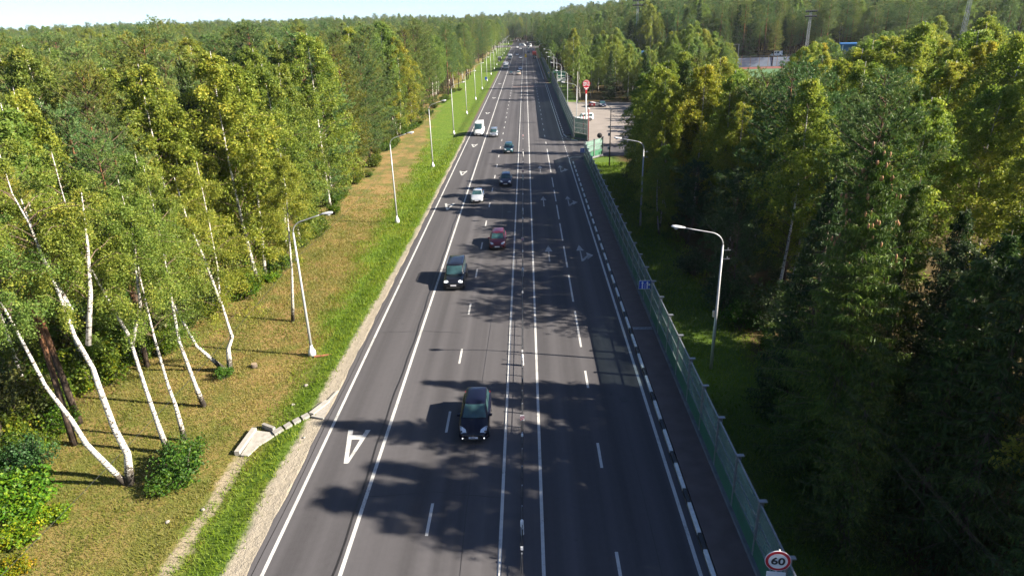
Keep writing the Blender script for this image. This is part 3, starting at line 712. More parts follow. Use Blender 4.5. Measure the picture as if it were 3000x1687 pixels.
slab('end_wall', (-17.25, 31.9), (-17.15, 34.35), .30, .34, 'concrete_pale', -.36, -.36); slab('side_wall', (-16.75, 34.75), (-15.85, 34.2), .20, .34, 'concrete', -.33, -.28)
MB().prism([(-17.0, 31.8), (-16.55, 31.75), (-16.3, 32.7), (-15.72, 33.72), (-15.95, 34.08), (-17.0, 34.3)], -.46, -.375).build('apron', M['concrete_pale'], dc)
b = MB(); b.add([(-13.75, 35.3, .035), (-12.95, 35.0, .035), (-12.95, 38.0, .035), (-13.2, 37.0, .035)], [(0, 1, 2, 3)]); b.build('gravel_bed', M['stone'], dc)
b = MB().tube([(0, 0, 0), (1.3, .15, .05)], .09, 10); o = b.build('rusty_pipe', M['rust']); o.location = (-16.3, 44.0, zt(-16.3, 44)+.1); tag(o, 'rusty pipe lying at the foot of the nearest left lamp', 'pipe')
for x, y, r_, h_, lb in ((-20.13, 28.85, .26, .32, 'low grey tree stump in the grass beside the twin birch'), (-20.38, 42.68, .22, .28, 'small pale tree stump in the dry grass near the forked birch')):
    st = empty('tree_stump', (x, y, zt(x, y)), 0, lb, 'stump', 'tree stumps in the grass'); MB().lathe([(r_*1.35, -.05), (r_*1.05, .12), (r_, h_)], 11).build('bark', M['spruce_bark'], st, True); MB().lathe([(r_*.93, h_), (r_*.9, h_+.015)], 11).build('cut_top', M['wood'], st)
kx = 0
for x, y, s_ in ((-15.6, 39.7, .16), (-15.75, 37.3, .12), (-17.2, 27.3, .1), (-18.6, 26.4, .12), (-13.6, 33.0, .09)):
    b = MB(); v = []; 
    for zz, rr in ((0, .9), (.5, 1.0), (.85, .55)): v += [(s_*rr*math.cos(a)*(1+.25*math.sin(a*3+kx)), s_*rr*math.sin(a), s_*zz) for a in np.linspace(0, 2*math.pi, 9)[:-1]]
    b.add(v, [(i*8+j, i*8+(j+1) % 8, (i+1)*8+(j+1) % 8, (i+1)*8+j) for i in range(2) for j in range(8)] + [tuple(range(16, 24))]); kx += 1
    lbs = ['pale stone at the verge above the drainage chute, larger one', 'small pale stone in the grass just above the chute', 'small stone on the trodden path near the bottom edge', 'pale stone in the dry grass left of the path', 'little grey stone on the sandy shoulder below the chute']
    o = b.build('stone', M['stone'], None, True); o.location = (x, y, zt(x, y)); tag(o, lbs[kx-1], 'stone', 'loose stones on the verge')

# ------------------------------------------------------------------ vehicles (front towards -y)
WHEEL = {}
def wheel_meshes(r_, w):
    k = (round(r_, 2), round(w, 2))
    if k not in WHEEL:
        t = MB().lathe([(r_*.62, -w/2), (r_*.93, -w/2), (r_, -w*.32), (r_, w*.32), (r_*.93, w/2), (r_*.62, w/2)], 20, axis='X').mesh('tyre', M['rubber'], True)
        b = MB().lathe([(r_*.63, -w*.44), (r_*.60, -w*.5), (r_*.18, -w*.40)], 18, axis='X'); b.lathe([(r_*.18, w*.40), (r_*.60, w*.5), (r_*.63, w*.44)], 18, axis='X')
        b.lathe([(r_*.62, -w*.3), (r_*.62, w*.3)], 16, axis='X')
        for s_ in (-1, 1):
            for q in range(5):
                a = 2*math.pi*q/5; b.box((s_*w*.47, r_*.36*math.cos(a), r_*.36*math.sin(a)), (.02, .07*r_/.33, r_*.5), rot=Matrix.Rotation(a-math.pi/2, 3, 'X'))
        WHEEL[k] = (t, b.mesh('rim', M['rim']))
    return WHEEL[k]
def add_wheel(root, x, y, r_, w):
    t, ri = wheel_meshes(r_, w)
    e = bpy.data.objects.new('wheel', None); COL.objects.link(e); e.parent = root; e.location = (x, y, r_); e.empty_display_size = .2
    obj('tyre', t, e); obj('rim', ri, e)

# station: fraction of length, width factor, z low, z shoulder, z top   (heights in metres for a 1.5 m tall car)
ST = {
 'hatch': [(0, .66, .36, .50, .56), (.012, .80, .26, .56, .64), (.04, .91, .20, .62, .74), (.10, .97, .18, .70, .83), (.18, 1, .18, .78, .90), (.27, 1, .18, .86, .965), (.34, 1, .18, .90, .985), (.55, 1, .18, .92, .99), (.80, 1, .18, .94, 1.0), (.92, .97, .20, .92, .99), (.975, .92, .26, .86, .95), (1, .80, .34, .70, .82)],
 'sedan': [(0, .68, .36, .50, .55), (.012, .82, .25, .56, .62), (.04, .92, .20, .60, .70), (.12, .97, .18, .68, .79), (.22, 1, .18, .78, .88), (.30, 1, .18, .84, .93), (.36, 1, .18, .87, .95), (.60, 1, .18, .88, .96), (.80, 1, .18, .88, .97), (.90, .97, .2, .86, .95), (.98, .90, .26, .78, .90), (1, .78, .34, .66, .80)],
 'suv': [(0, .84, .40, .62, .74), (.010, .92, .34, .70, .86), (.03, .97, .30, .76, .96), (.08, .99, .28, .80, 1.02), (.18, 1, .28, .88, 1.06), (.29, 1, .28, .94, 1.10), (.35, 1, .28, .96, 1.11), (.6, 1, .28, .97, 1.11), (.85, 1, .28, .97, 1.11), (.96, .98, .30, .95, 1.10), (.99, .95, .36, .92, 1.06), (1, .90, .42, .85, 1.0)],
 'van': [(0, .80, .34, .62, .84), (.010, .90, .28, .72, .98), (.03, .96, .24, .82, 1.10), (.08, .99, .22, .94, 1.20), (.14, 1, .22, 1.04, 1.30), (.20, 1, .22, 1.1, 1.36), (.3, 1, .22, 1.12, 1.38), (.6, 1, .22, 1.12, 1.38), (.9, 1, .22, 1.12, 1.38), (.985, .98, .26, 1.1, 1.36), (1, .95, .32, 1.0, 1.3)],
}
# cabin: belt height, windscreen foot, roof front, roof rear, rear glass foot (fractions), roof half-width factor
CB = {'hatch': (.975, .275, .455, .88, .975, .70), 'sedan': (.935, .30, .465, .72, .865, .69), 'suv': (1.10, .295, .395, .965, .99, .80), 'van': (1.36, .115, .215, .985, .995, .84)}
CAR_PROTO = {}
def car(label, cat, style, L, Wd, H, color, y0, x, group, away=False, name='car', rails=False, led=False, fog=False, nose='bar', hood_ridge=False, rz=None, glasscol=None, grp=True):
    pm_ = color if not isinstance(color, tuple) else paint(name+'_paint', color)
    st = ST[style]; bl, fw, fr, rr_, rg, rw = CB[style]
    zs = {'hatch': H/1.50, 'sedan': H/1.42, 'suv': H/1.85, 'van': H/2.60}[style]
    root = empty(name, (x, y0+(0 if away else 0), 0), (math.pi if away else 0) if rz is None else rz, label, cat, group if grp else None)
    yq = lambda f: -L/2+L*f
    hw = Wd/2
    b = MB(); prof = []
    for f, w, z0, zsn, zt_ in st:
        w *= hw; z0 *= zs; zsn *= zs; zt_ *= zs
        hp = [(0, z0), (.78*w, z0), (.95*w, z0+.05), (w, z0+.42*(zsn-z0)), (.985*w, zsn-.06), (.945*w, zsn+.10*(zt_-zsn)), (.85*w, zsn+.62*(zt_-zsn)), (.5*w, zt_-.008), (0, zt_+.014)]
        prof.append((f, w, hp))
    ring = []
    for f, w, hp in prof:
        ring += [(px_, yq(f), z) for px_, z in hp] + [(-px_, yq(f), z) for px_, z in hp[-2:0:-1]]
    n = 16
    b.add(ring, [(i*n+j, (i+1)*n+j, (i+1)*n+(j+1) % n, i*n+(j+1) % n) for i in range(len(st)-1) for j in range(n)] + [tuple(range(n)), tuple((len(st)-1)*n+j for j in range(n-1, -1, -1))])
    # cabin shell
    zb, ztop = bl*zs-.03, H-.035
    wb, wt = hw*.865, hw*rw
    bul = .11 if style != 'van' else .08
    def ringpts(z, wf, wr, yf, yr, bf, br):
        P = [(wf*u, yf-bf*(1-u*u), z) for u in (-1, -.5, 0, .5, 1)]
        P += [(wf+(wr-wf)*t, yf+(yr-yf)*t, z) for t in (.25, .5, .75)]
        P += [(wr*u, yr+br*(1-u*u), z) for u in (1, .5, 0, -.5, -1)]
        P += [(-(wr+(wf-wr)*t), yr+(yf-yr)*t, z) for t in (.25, .5, .75)]
        return P
    lo = ringpts(zb, wb, wb*.97, yq(fw), yq(rg)-.02, bul, .03); mid = ringpts(ztop-.035, wt*1.0, wt*.96, yq(fr), yq(rr_), bul*.75, .04); hi = ringpts(ztop, wt*.93, wt*.90, yq(fr)+.10, yq(rr_)-.08, bul*.6, .03)
    k = 16; cen = [(0, yq(fr)+.30*L*(rr_-fr), ztop+.035), (0, yq(fr)+.7*L*(rr_-fr), ztop+.03)]
    fsx = [(i*k+j, i*k+(j+1) % k, (i+1)*k+(j+1) % k, (i+1)*k+j) for i in range(2) for j in range(k)]
    b.add(lo+mid+hi+cen, fsx)
    o0 = len(b.v)-2-k
    A_, B_ = o0+k, o0+k+1
    fan = [(o0+0, o0+1, A_), (o0+1, o0+2, A_), (o0+2, o0+3, A_), (o0+3, o0+4, A_), (o0+4, o0+5, A_), (o0+5, o0+6, B_, A_), (o0+6, o0+7, B_), (o0+7, o0+8, B_), (o0+8, o0+9, B_), (o0+9, o0+10, B_), (o0+10, o0+11, B_), (o0+11, o0+12, B_), (o0+12, o0+13, B_), (o0+13, o0+14, A_, B_), (o0+14, o0+15, A_), (o0+15, o0+0, A_)]
    b.f += fan
    if hood_ridge:
        for s_ in (-1, 1):
            P = [(s_*hw*.36, yq(.27), 0), (s_*hw*.30, yq(.17), 0), (s_*hw*.23, yq(.06), 0)]
            def topz(f):
                for (f0, w0, h0), (f1, w1, h1) in zip(prof[:-1], prof[1:]):
                    if f0 <= f <= f1: t = (f-f0)/(f1-f0); return h0[-1][1]*(1-t)+h1[-1][1]*t
            b.tube([(p[0], p[1], topz((p[1]+L/2)/L)-.012) for p in P], [.02, .03, .02], 6)
    b.build('body', pm_, root, True)
    # glazing, 8 mm proud of the shell
    G = glasscol or M['car_glass']
    def patch(name, p00, p10, p11, p01, bulge, nrm, mtl=None, inset=(.06, .94, .08, .92), nu=6):
        gm = MB(); vs = []
        nrm = Vector(nrm).normalized()
        for vv in np.linspace(inset[2], inset[3], 4):
            for uu in np.linspace(inset[0], inset[1], nu+1):
                q = Vector(p00).lerp(Vector(p10), uu).lerp(Vector(p01).lerp(Vector(p11), uu), vv)
                s_ = 2*uu-1; bb = bulge[0]*(1-vv)+bulge[1]*vv
                vs.append(q + Vector((0, -1 if nrm.y < 0 else 1, 0))*bb*(1-s_*s_) + nrm*.012)
        gm.add(vs, [(i*(nu+1)+j, i*(nu+1)+j+1, (i+1)*(nu+1)+j+1, (i+1)*(nu+1)+j) for i in range(3) for j in range(nu)])
        return gm.build(name, mtl or G, root, True)
    zm = ztop-.035
    patch('windscreen', (-wb, yq(fw), zb), (wb, yq(fw), zb), (wt, yq(fr), zm), (-wt, yq(fr), zm), (bul, bul*.75), (0, -(zm-zb), yq(fr)-yq(fw)), inset=(.05, .95, .03, .95))
    patch('rear_window', (wb*.97, yq(rg)-.02, zb), (-wb*.97, yq(rg)-.02, zb), (-wt*.96, yq(rr_), zm), (wt*.96, yq(rr_), zm), (.03, .04), (0, (zm-zb), yq(rg)-yq(rr_)+.05), inset=(.08, .92, .12, .9))
    for s_ in (-1, 1):
        for i0, i1 in (((.07, .47), (.52, .93)) if style != 'van' else ((.04, .26), (.30, .62))):
            a = (s_*wb, yq(fw), zb); c_ = (s_*wb*.97, yq(rg)-.02, zb); d_ = (s_*wt*.96, yq(rr_), zm); e_ = (s_*wt, yq(fr), zm)
            if style == 'van': a = (s_*wb, yq(fw)+.2, zb); c_ = (s_*wb*.97, yq(rg)-.2, zb)
            gm = MB(); vs = []
            for vv in (.10, .88):
                for uu in np.linspace(i0, i1, 4):
                    q = Vector(a).lerp(Vector(c_), uu).lerp(Vector(e_).lerp(Vector(d_), uu), vv); vs.append(q+Vector((s_*.014, 0, .004)))
            gm.add(vs, [(j, j+1, 5+j, 4+j) for j in range(3)]); gm.build('side_window', G, root)
    def surf(f, a, lift=.012):
        for (f0, w0, h0), (f1, w1, h1) in zip(prof[:-1], prof[1:]):
            if f0 <= f <= f1:
                t = (f-f0)/(f1-f0); hp = [(p[0]*(1-t)+q[0]*t, p[1]*(1-t)+q[1]*t) for p, q in zip(h0, h1)]; w = w0*(1-t)+w1*t; xx = abs(a)*w
                up = hp[4:]
                for (xa, za), (xb, zb_) in zip(up[:-1], up[1:]):
                    if xb <= xx <= xa: u = (xx-xb)/(xa-xb+1e-9); return Vector((math.copysign(xx, a), yq(f)-lift*.7, zb_*(1-u)+za*u+lift))
                return Vector((math.copysign(min(xx, up[0][0]), a), yq(f)-lift*.7, up[0][1]+lift))
    ff = {'hatch': (.022, .135), 'sedan': (.020, .075), 'suv': (.008, .045), 'van': (.016, .085)}[style]
    for s_ in (-1, 1):
        gm = MB(); vs = []
        for i in range(4):
            for j in range(4):
                u, v_ = i/3, j/3
                a0, a1 = (.52, .90); f = ff[0]+(ff[1]-ff[0])*v_*(.35+.65*u) + .004*u
                vs.append(surf(f, s_*(a0+(a1-a0)*u)))
        gm.add(vs, [(i*4+j, i*4+j+1, i*4+j+5, i*4+j+4) for i in range(3) for j in range(3)])
        hl = gm.build('headlight', M['headlamp'], root, True)
        if led:
            P = [surf(ff[0]+(ff[1]-ff[0])*q, s_*u, .03) for q, u in ((.05, .56), (.0, .72), (.1, .86), (.55, .90), (.75, .74), (.45, .58), (.05, .56))]
            MB().tube(P, .022, 6).build('light_ring', M['led'], hl)
        if fog: MB().lathe([(.032, 0), (.028, -.03)], 10, (s_*hw*.70, yq(.012)-.03, .36*zs), 'Y').build('fog_lamp', M['led'], root)
        # mirrors, wheels, arches, tail lamps
        MB().prism([(-.02, -.07), (.17, -.06), (.19, .05), (.0, .07)] if s_ > 0 else [(.02, .07), (0-.0, .07), (-.19, .05), (-.17, -.06), (.02, -.07)], yq(fw)+.16, yq(fw)+.27, 'Y').build('mirror', pm_ if style != 'van' else M['plastic'], root)
        COL.objects[-1].location = (s_*(hw*.96), 0, zb+.06)
        wr = {'hatch': .325, 'sedan': .30, 'suv': .385, 'van': .36}[style]
        for f in ((.185, .80) if style != 'van' else (.16, .78)):
            add_wheel(root, s_*(hw-.105), yq(f), wr, .215)
            ar = MB(); P = [(wr*1.16*math.cos(a), wr*1.16*math.sin(a)) for a in np.linspace(0, math.pi, 12)]
            ar.prism([(yq(f)+p[0], max(.2*zs, wr+p[1])) for p in P] + [(yq(f)-wr*1.16, .2*zs), (yq(f)+wr*1.16, .2*zs)], s_*(hw-.20), s_*(hw+.004), 'X')
            ar.build('wheel_arch', M['plastic'], root)
        MB().box((s_*hw*.74, yq(.988), (.78 if style != 'van' else .9)*zs), (hw*.3, .10, .22*zs)).build('tail_light', M['tail_lamp'], root)
    zg = {'hatch': .56, 'sedan': .52, 'suv': .72, 'van': .62}[style]*zs
    MB().box((0, yq(0)+.005, zg-.10), (hw*.95, .05, .11)).build('grille', M['black'], root)
    MB().box((0, yq(.004)+.01, .30*zs+.03), (hw*1.25, .10, .16)).build('bumper', M['plastic'], root)
    if nose == 'vee':
        b = MB(); b.tube([(-.17, yq(0)-.03, zg+.02), (-.10, yq(0)-.045, zg-.16), (.10, yq(0)-.045, zg-.16), (.17, yq(0)-.03, zg+.02)], .017, 6); b.lathe([(.062, 0), (.062, -.02)], 16, (0, yq(0)-.03, zg-.05), 'Y'); b.build('grille_trim', M['chrome'], root)
    elif nose == 'badge':
        MB().prism([(0, zg-.06), (.035, zg+.0), (0, zg+.06), (-.035, zg)], yq(0)-.04, yq(0)-.02, 'Y').build('badge', M['chrome'], root)
    for yy_, sg_ in ((yq(0)-.045, 1), (yq(1)+.04, -1)):
        zz = (.42 if style != 'suv' else .55)*zs if sg_ > 0 else .62*zs
        pl = MB().box((0, yy_, zz), (.52, .02, .115)).build('number_plate', M['plate'], root)
        if L < 4.6 and sg_ > 0 and y0 < 110:
            text('plate_characters', {'c': 'A970CC'}.get('c'), .085, (-.05, yy_-.012, zz), M['plate_ink'], pl, bold=.002) if fog else None
    # wipers and roof rails, door handles
    b = MB()
    for x0 in (-.35, .15): b.tube([(x0, yq(fw)-bul*.85, zb+.045), (x0+.42, yq(fw)-bul*.7+.03, zb+.075)], .010, 5)
    b.build('wiper', M['plastic'], root)
    if rails:
        for s_ in (-1, 1): MB().tube([(s_*wt*.92, yq(fr)+.18, ztop-.0), (s_*wt*.92, yq(fr)+.30, ztop+.06), (s_*wt*.90, yq(rr_)-.35, ztop+.06), (s_*wt*.90, yq(rr_)-.2, ztop)], .026, 6).build('roof_rail', M['chrome'], root)
    for s_ in (-1, 1):
        for f in (.48, .68):
            if style == 'van' and f > .6: continue
            MB().box((s_*(hw*.99), yq(f), (.84 if style != 'van' else 1.0)*zs), (.03, .16, .03)).build('door_handle', pm_, root)
    return root
ONC = 'cars driving towards the camera'
black_p = mat('black_paint', (.004, .005, .014), .22, 0, .25, var=.05, scale=2, coat=.25); white_p = paint('white_car_paint', (.70, .71, .72), .0, .3); silver_p = paint('silver_paint', (.42, .44, .46), .75, .28)
car('black crossover with chrome grille and lit fog lamps, nearest on the road', 'car', 'hatch', 4.33, 1.79, 1.60, black_p, 32.1+2.16, -3.40, ONC, name='crossover_car', fog=True, nose='vee', hood_ridge=True)
car('black boxy off road wagon with silver roof rails and ring headlights', 'car', 'suv', 4.75, 1.90, 1.91, paint('suv_paint', (.010, .011, .016)), 55.5+2.4, -6.90, ONC, name='off_road_car', rails=True, led=True)
car('dark red hatchback with pale headlights behind the nearest cars', 'car', 'hatch', 4.21, 1.78, 1.46, paint('claret_paint', (.115, .008, .018)), 66.8+2.1, -3.36, ONC, name='hatchback_car', nose='badge')
car('silver white sedan in the middle lane casting a shadow to its left', 'car', 'sedan', 4.35, 1.70, 1.42, paint('pale_silver_paint', (.52, .55, .58), .45, .2), 86.5+2.15, -6.88, ONC, name='sedan_car')
car('dark navy hatchback in the inner lane behind the red one', 'car', 'hatch', 4.40, 1.79, 1.50, paint('navy_paint', (.010, .016, .045)), 95.8+2.2, -3.27, ONC, name='hatchback_car', nose='badge')
car('dark teal people carrier alone in the inner lane', 'car', 'hatch', 4.40, 1.80, 1.68, paint('teal_paint', (.012, .050, .065)), 121.4+2.2, -3.42, ONC, name='people_carrier_car', nose='badge')
car('grey silver compact wagon beside the white van', 'car', 'suv', 4.15, 1.72, 1.66, silver_p, 140.1+2.1, -6.95, ONC, name='compact_wagon_car', rails=True)
VAN_M = paint('van_white', (.78, .78, .77), .0, .35)
car('large white high roof van driving in the bus lane', 'van', 'van', 6.0, 2.05, 2.65, VAN_M, 142.2+3.0, -10.24, ONC, name='white_van', nose='bar', grp=False)
FAR = 'small cars far along the road'
car('beige off road car with dark roof beside a small dark car', 'car', 'suv', 4.5, 1.80, 1.78, paint('beige_paint', (.46, .36, .28), .3), 309, -3.2, FAR, name='off_road_car', rails=True)
car('light blue car just behind the beige off road car', 'car', 'sedan', 4.4, 1.75, 1.5, paint('pale_blue_paint', (.42, .52, .66), .3), 340, -2.6, FAR, name='sedan_car')
car('small dark car left of the beige off road car', 'car', 'sedan', 4.2, 1.7, 1.45, paint('plum_paint', (.05, .04, .05)), 312, -6.6, FAR, name='sedan_car')
car('black and white car right behind the far white bus', 'car', 'hatch', 4.4, 1.8, 1.6, white_p, 442, -3.1, FAR, name='hatchback_car')
car('grey car beyond the far white bus, close to the junction queue', 'car', 'sedan', 4.4, 1.75, 1.5, silver_p, 481, -5.6, FAR, name='sedan_car')
car('dark car following close behind the red truck', 'car', 'hatch', 4.4, 1.8, 1.6, black_p, 436, 5.6, FAR, away=True, name='hatchback_car')
car('silver car left of the red truck heading away', 'car', 'sedan', 4.4, 1.75, 1.5, silver_p, 518, 2.2, FAR, away=True, name='sedan_car')
car('pale car in front of the red truck near the junction', 'car', 'hatch', 4.3, 1.75, 1.55, paint('sky_paint', (.40, .48, .60), .3), 545, 6.4, FAR, away=True, name='hatchback_car')
car('white van heading away between the far traffic lights', 'van', 'van', 6.0, 2.1, 2.7, VAN_M, 580, 2.7, FAR, away=True, name='white_van')
car('white van farthest away on the right lanes', 'van', 'van', 6.0, 2.1, 2.7, VAN_M, 632, 4.6, FAR, away=True, name='white_van')
car('white car turning at the far left of the junction', 'car', 'sedan', 4.4, 1.75, 1.5, white_p, 617, -7.0, FAR, name='sedan_car')
car('far oncoming car with lit lamps by the junction', 'car', 'hatch', 4.4, 1.75, 1.55, white_p, 587, -4.0, FAR, name='hatchback_car', fog=True)
car('white van standing across the far junction', 'van', 'van', 6.0, 2.1, 2.7, VAN_M, 650, -2.5, FAR, rz=math.radians(70), name='white_van')
PK = 'cars in the parking lot'
car('white off road car parked side on behind the barrier', 'car', 'suv', 4.5, 1.82, 1.75, white_p, 161.6, 13.6, PK, rz=math.radians(-82), name='parked_car')
car('dark red car parked under the trees at the far edge', 'car', 'sedan', 4.2, 1.7, 1.45, paint('dull_red_paint', (.12, .012, .015)), 188.8, 18.0, PK, away=True, name='parked_car')
car('dark blue car parked right of the dark red one', 'car', 'hatch', 4.3, 1.78, 1.5, paint('deep_blue_paint', (.012, .02, .06)), 188.2, 20.9, PK, name='parked_car')
car('white minibus parked on the bank above the sports ground', 'van', 'van', 5.6, 2.0, 2.4, VAN_M, 327, 116.2, PK, rz=math.radians(-75), name='white_minibus', grp=False); COL.objects[-1]
for o in COL.objects:
    if o.name.startswith('white_minibus'): o.location.z = 3.6

def bus(label, x, y, L, Wd, H, trolley):
    r_ = empty('bus', (x, y, 0), 0, label, 'bus', 'white buses in the bus lane')
    sec = [(-L/2, .90, .40, H-.45), (-L/2+.06, .97, .34, H-.25), (-L/2+.25, 1, .32, H-.10), (-L/2+1.2, 1, .32, H), (L/2-.3, 1, .32, H), (L/2-.05, .97, .36, H-.12), (L/2, .92, .42, H-.3)]
    b = MB(); vs = []; n = 14
    for yy_, w, z0, z1 in sec:
        w *= Wd/2; hp = [(0, z0), (w*.92, z0), (w, z0+.12), (w, z0+.5*(z1-z0)), (w*.985, z1-.30), (w*.93, z1-.10), (w*.78, z1), (0, z1+.03)]
        vs += [(a, yy_, z) for a, z in hp] + [(-a, yy_, z) for a, z in hp[-2:0:-1]]
    b.add(vs, [(i*n+j, (i+1)*n+j, (i+1)*n+(j+1) % n, i*n+(j+1) % n) for i in range(len(sec)-1) for j in range(n)] + [tuple(range(n)), tuple((len(sec)-1)*n+j for j in range(n-1, -1, -1))])
    b.build('body', white_p, r_, True)
    b = MB(); vs = []
    for z, off in ((1.15, .03), (1.9, .05), (H-.62, .0)):
        for u in np.linspace(-1, 1, 7): vs.append((u*Wd/2*.93, -L/2-.015-.02*(1-u*u)+(.0 if z < 2 else .05), z))
    b.add(vs, [(i*7+j, i*7+j+1, (i+1)*7+j+1, (i+1)*7+j) for i in range(2) for j in range(6)]); b.build('windscreen', M['car_glass'], r_, True)
    for s_ in (-1, 1):
        for k in range(6):
            y_ = -L/2+1.2+k*(L-1.8)/6; MB().box((s_*Wd/2*1.0, y_+.8, 1.85), (.03, (L-1.8)/6-.14, 1.0)).build('side_window', M['car_glass'], r_)
        MB().box((s_*Wd*.40, -L/2-.005, .72), (.36, .06, .18)).build('headlight', M['headlamp'], r_)
        MB().box((s_*(Wd/2+.22), -L/2-.15, 2.1), (.16, .1, .4)).build('mirror', M['plastic'], r_)
        for f in (.24, .76): add_wheel(r_, s_*(Wd/2-.13), -L/2+L*f, .48, .28)
    MB().box((0, -L/2+.06, H-.36), (Wd*.6, .06, .2)).build('destination_board', M['black'], r_)
    if trolley:
        for s_ in (-1, 1): MB().box((s_*.72, -L/2+2.0, H+.20), (.75, 2.2, .42)).build('roof_unit', M['white_paint'], r_)
        MB().box((0, .6, H+.15), (1.5, 2.6, .28)).build('roof_unit', M['lamp_paint'], r_)
        for s_ in (-1, 1): MB().tube([(s_*.25, .6, H+.3), (s_*.35, 4.2, H+.6)], .03, 6).build('trolley_pole', M['dark_pole'], r_)
    return r_
bus('white trolleybus with roof equipment in the bus lane', -9.9, 353, 11.0, 2.5, 2.85, True)
bus('white bus far up the bus lane by the shelter', -9.6, 441, 11.0, 2.5, 2.9, False)

tr = empty('tipper_truck', (6.0, 470, 0), math.pi, 'red tipper truck driving away in the right lane', 'truck')
b = MB(); b.prism([(-1.25, 1.25), (1.25, 1.25), (1.3, 2.9), (-1.3, 2.9)], -1.4, 4.0, 'Y'); b.build('tipper_body', mat('truck_red', (.34, .045, .03), .5, var=.1), tr)
b = MB(); b.prism([(-4.0, .6), (-1.6, .6), (-1.6, 2.9), (-3.5, 2.95), (-3.95, 2.0)], -1.2, 1.2, 'X'); b.build('cab', M['red_paint'], tr)
MB().box((0, 0, .85), (1.1, 8.0, .4)).build('chassis', M['black'], tr); MB().box((0, 4.05, .75), (2.3, .12, .5)).build('mudguard', M['black'], tr)
MB().box((0, -3.78, 2.35), (2.1, .3, .8), rot=Matrix.Rotation(math.radians(-14), 3, 'X')).build('windscreen', M['car_glass'], tr)
for s_ in (-1, 1):
    for y_ in (-3.0, 1.6, 3.0): add_wheel(tr, s_*1.02, y_, .52, .32)
    MB().box((s_*.95, 4.12, .95), (.3, .06, .16)).build('tail_light', M['tail_lamp'], tr)
for o in COL.objects:
    if o.name.startswith('white_minibus'): o.location.z = zt(116.2, 327)

# ------------------------------------------------------------------ sports ground: wall, fence, stand, floodlight masts
rw_ = empty('retaining_wall', (66, 320.6, 0), 0, 'grey blue concrete wall along the back of the sports ground', 'wall')
for k in range(24): MB().box((4*k+2, 0, 1.95), (3.96, .35, 3.9)).build('wall_panel', M['grey_blue'], rw_)
sf = empty('sports_fence', (66, 318.8, 0), 0, 'tall mesh fence with thin posts behind the green pitch', 'fence')
pmsh = MB().box((0, 0, 2.4), (.16, .16, 4.8)).mesh('post', M['wood'])
for k in range(25): o = obj('post', pmsh, sf); o.location = (4*k, 0, 0)
for z in (.1, 2.4, 4.7): MB().box((48, 0, z), (96, .07, .07)).build('rail', M['steel'], sf)
bf = empty('ball_catcher_fence', (84, 318.2, 0), 0, 'high dark ball net frame at the left end of the pitch', 'fence')
for x in (0, 6, 12): MB().box((x, 0, 5), (.16, .16, 10)).build('post', M['steel'], bf)
for z in (5, 9.9): MB().box((6, 0, z), (12, .1, .1)).build('rail', M['steel'], bf)
b = MB()
for k in range(24): b.box((k*.5+.25, 0, 7.5), (.015, .015, 4.9))
for k in range(10): b.box((6, 0, 5.1+k*.5), (12, .015, .015))
b.build('net', M['wire'], bf)
for x, y, lb in ((96, 262.5, 'left wooden post at the front edge of the pitch'), (112, 262.5, 'right wooden post at the front edge of the pitch')):
    q = empty('pitch_post', (x, y, 0), 0, lb, 'post', 'posts in front of the pitch'); MB().tube([(0, 0, 0), (0, 0, 6)], .14, 6).build('post', M['wood'], q)
sd = empty('grandstand', (146, 287, 0), math.radians(-20), 'blue roofed grandstand with white seat rows half hidden by birches', 'grandstand')
MB().box((0, 6, 9.8), (34, 9, .5)).build('roof', M['blue_roof'], sd); MB().box((0, 10, 4.6), (34, .4, 9.2)).build('back_wall', M['blue_roof'], sd)
for k in range(8): MB().box((-3, -2+k*1.1, 1.0+k*.55), (30, .6, .3)).build('seat_row', M['seat_white'], sd); MB().box((-3, -1.5+k*1.1, .45+k*.55), (30, 1.1, .9+.0*k)).build('step', M['grey_blue'], sd)
for x in (-16, -8, 0, 8, 16): MB().box((x, 2, 4.8), (.3, .3, 9.6)).build('column', M['seat_white'], sd)
def mast(x, y, z0, h, label, wid=1.5, heads=True, lean=0):
    m_ = empty('floodlight_mast', (x, y, z0), 0, label, 'floodlight mast', 'floodlight masts of the sports ground')
    w0, w1 = wid*.5, wid*.26
    for sx in (-1, 1):
        for sy_ in (-1, 1): MB().tube([(sx*w0, sy_*w0, 0), (sx*w1, sy_*w1, h)], .065, 5).build('leg', M['lamp_paint'], m_)
    b = MB(); n = int(h/1.3)
    for k in range(n):
        a, c = k/n, (k+1)/n; wa, wc = w0+(w1-w0)*a, w0+(w1-w0)*c
        for s_ in (-1, 1):
            b.tube([(-wa, s_*wa, a*h), (wc, s_*wc, c*h)], .024, 4); b.tube([(s_*wa, -wa, a*h), (s_*wc, wc, c*h)], .035, 4)
            b.box((0, s_*wa, a*h), (2*wa, .06, .06))
    b.build('lattice', M['lamp_paint'], m_)
    if heads:
        for z in (h-.2, h-2.2):
            MB().box((0, -.2, z), (4.8, .15, .15)).build('crossbar', M['dark_pole'], m_)
            for k in range(6): MB().box((-2.15+k*.86, -.42, z+.1), (.62, .45, .74), rot=Matrix.Rotation(math.radians(25), 3, 'X')).build('floodlight', M['dark_pole'], m_)
        MB().box((-.4, 0, h-3.0), (2.8, 1.2, .16)).build('platform', M['dark_pole'], m_)
mast(51.8, 330, 0, 29.6, 'tall floodlight mast with two lamp rows rising above the tree line', 1.05); mast(122.9, 310, 0, 22.9, 'slim floodlight mast standing against the dark wood behind the pitch', 1.2)
mast(158.8, 260, 0, 32, 'thick lattice mast cut by the top edge at the far right', 1.5); mast(53.8, 500, 6, 17.6, 'small floodlight mast far off above the trees', 1.4)
b = MB().box((55, 318, 7.0), (7, 5, 2.4)); tag(b.build('blue_hut', M['blue_roof']), 'blue hut glimpsed between the trees left of the pitch', 'hut')

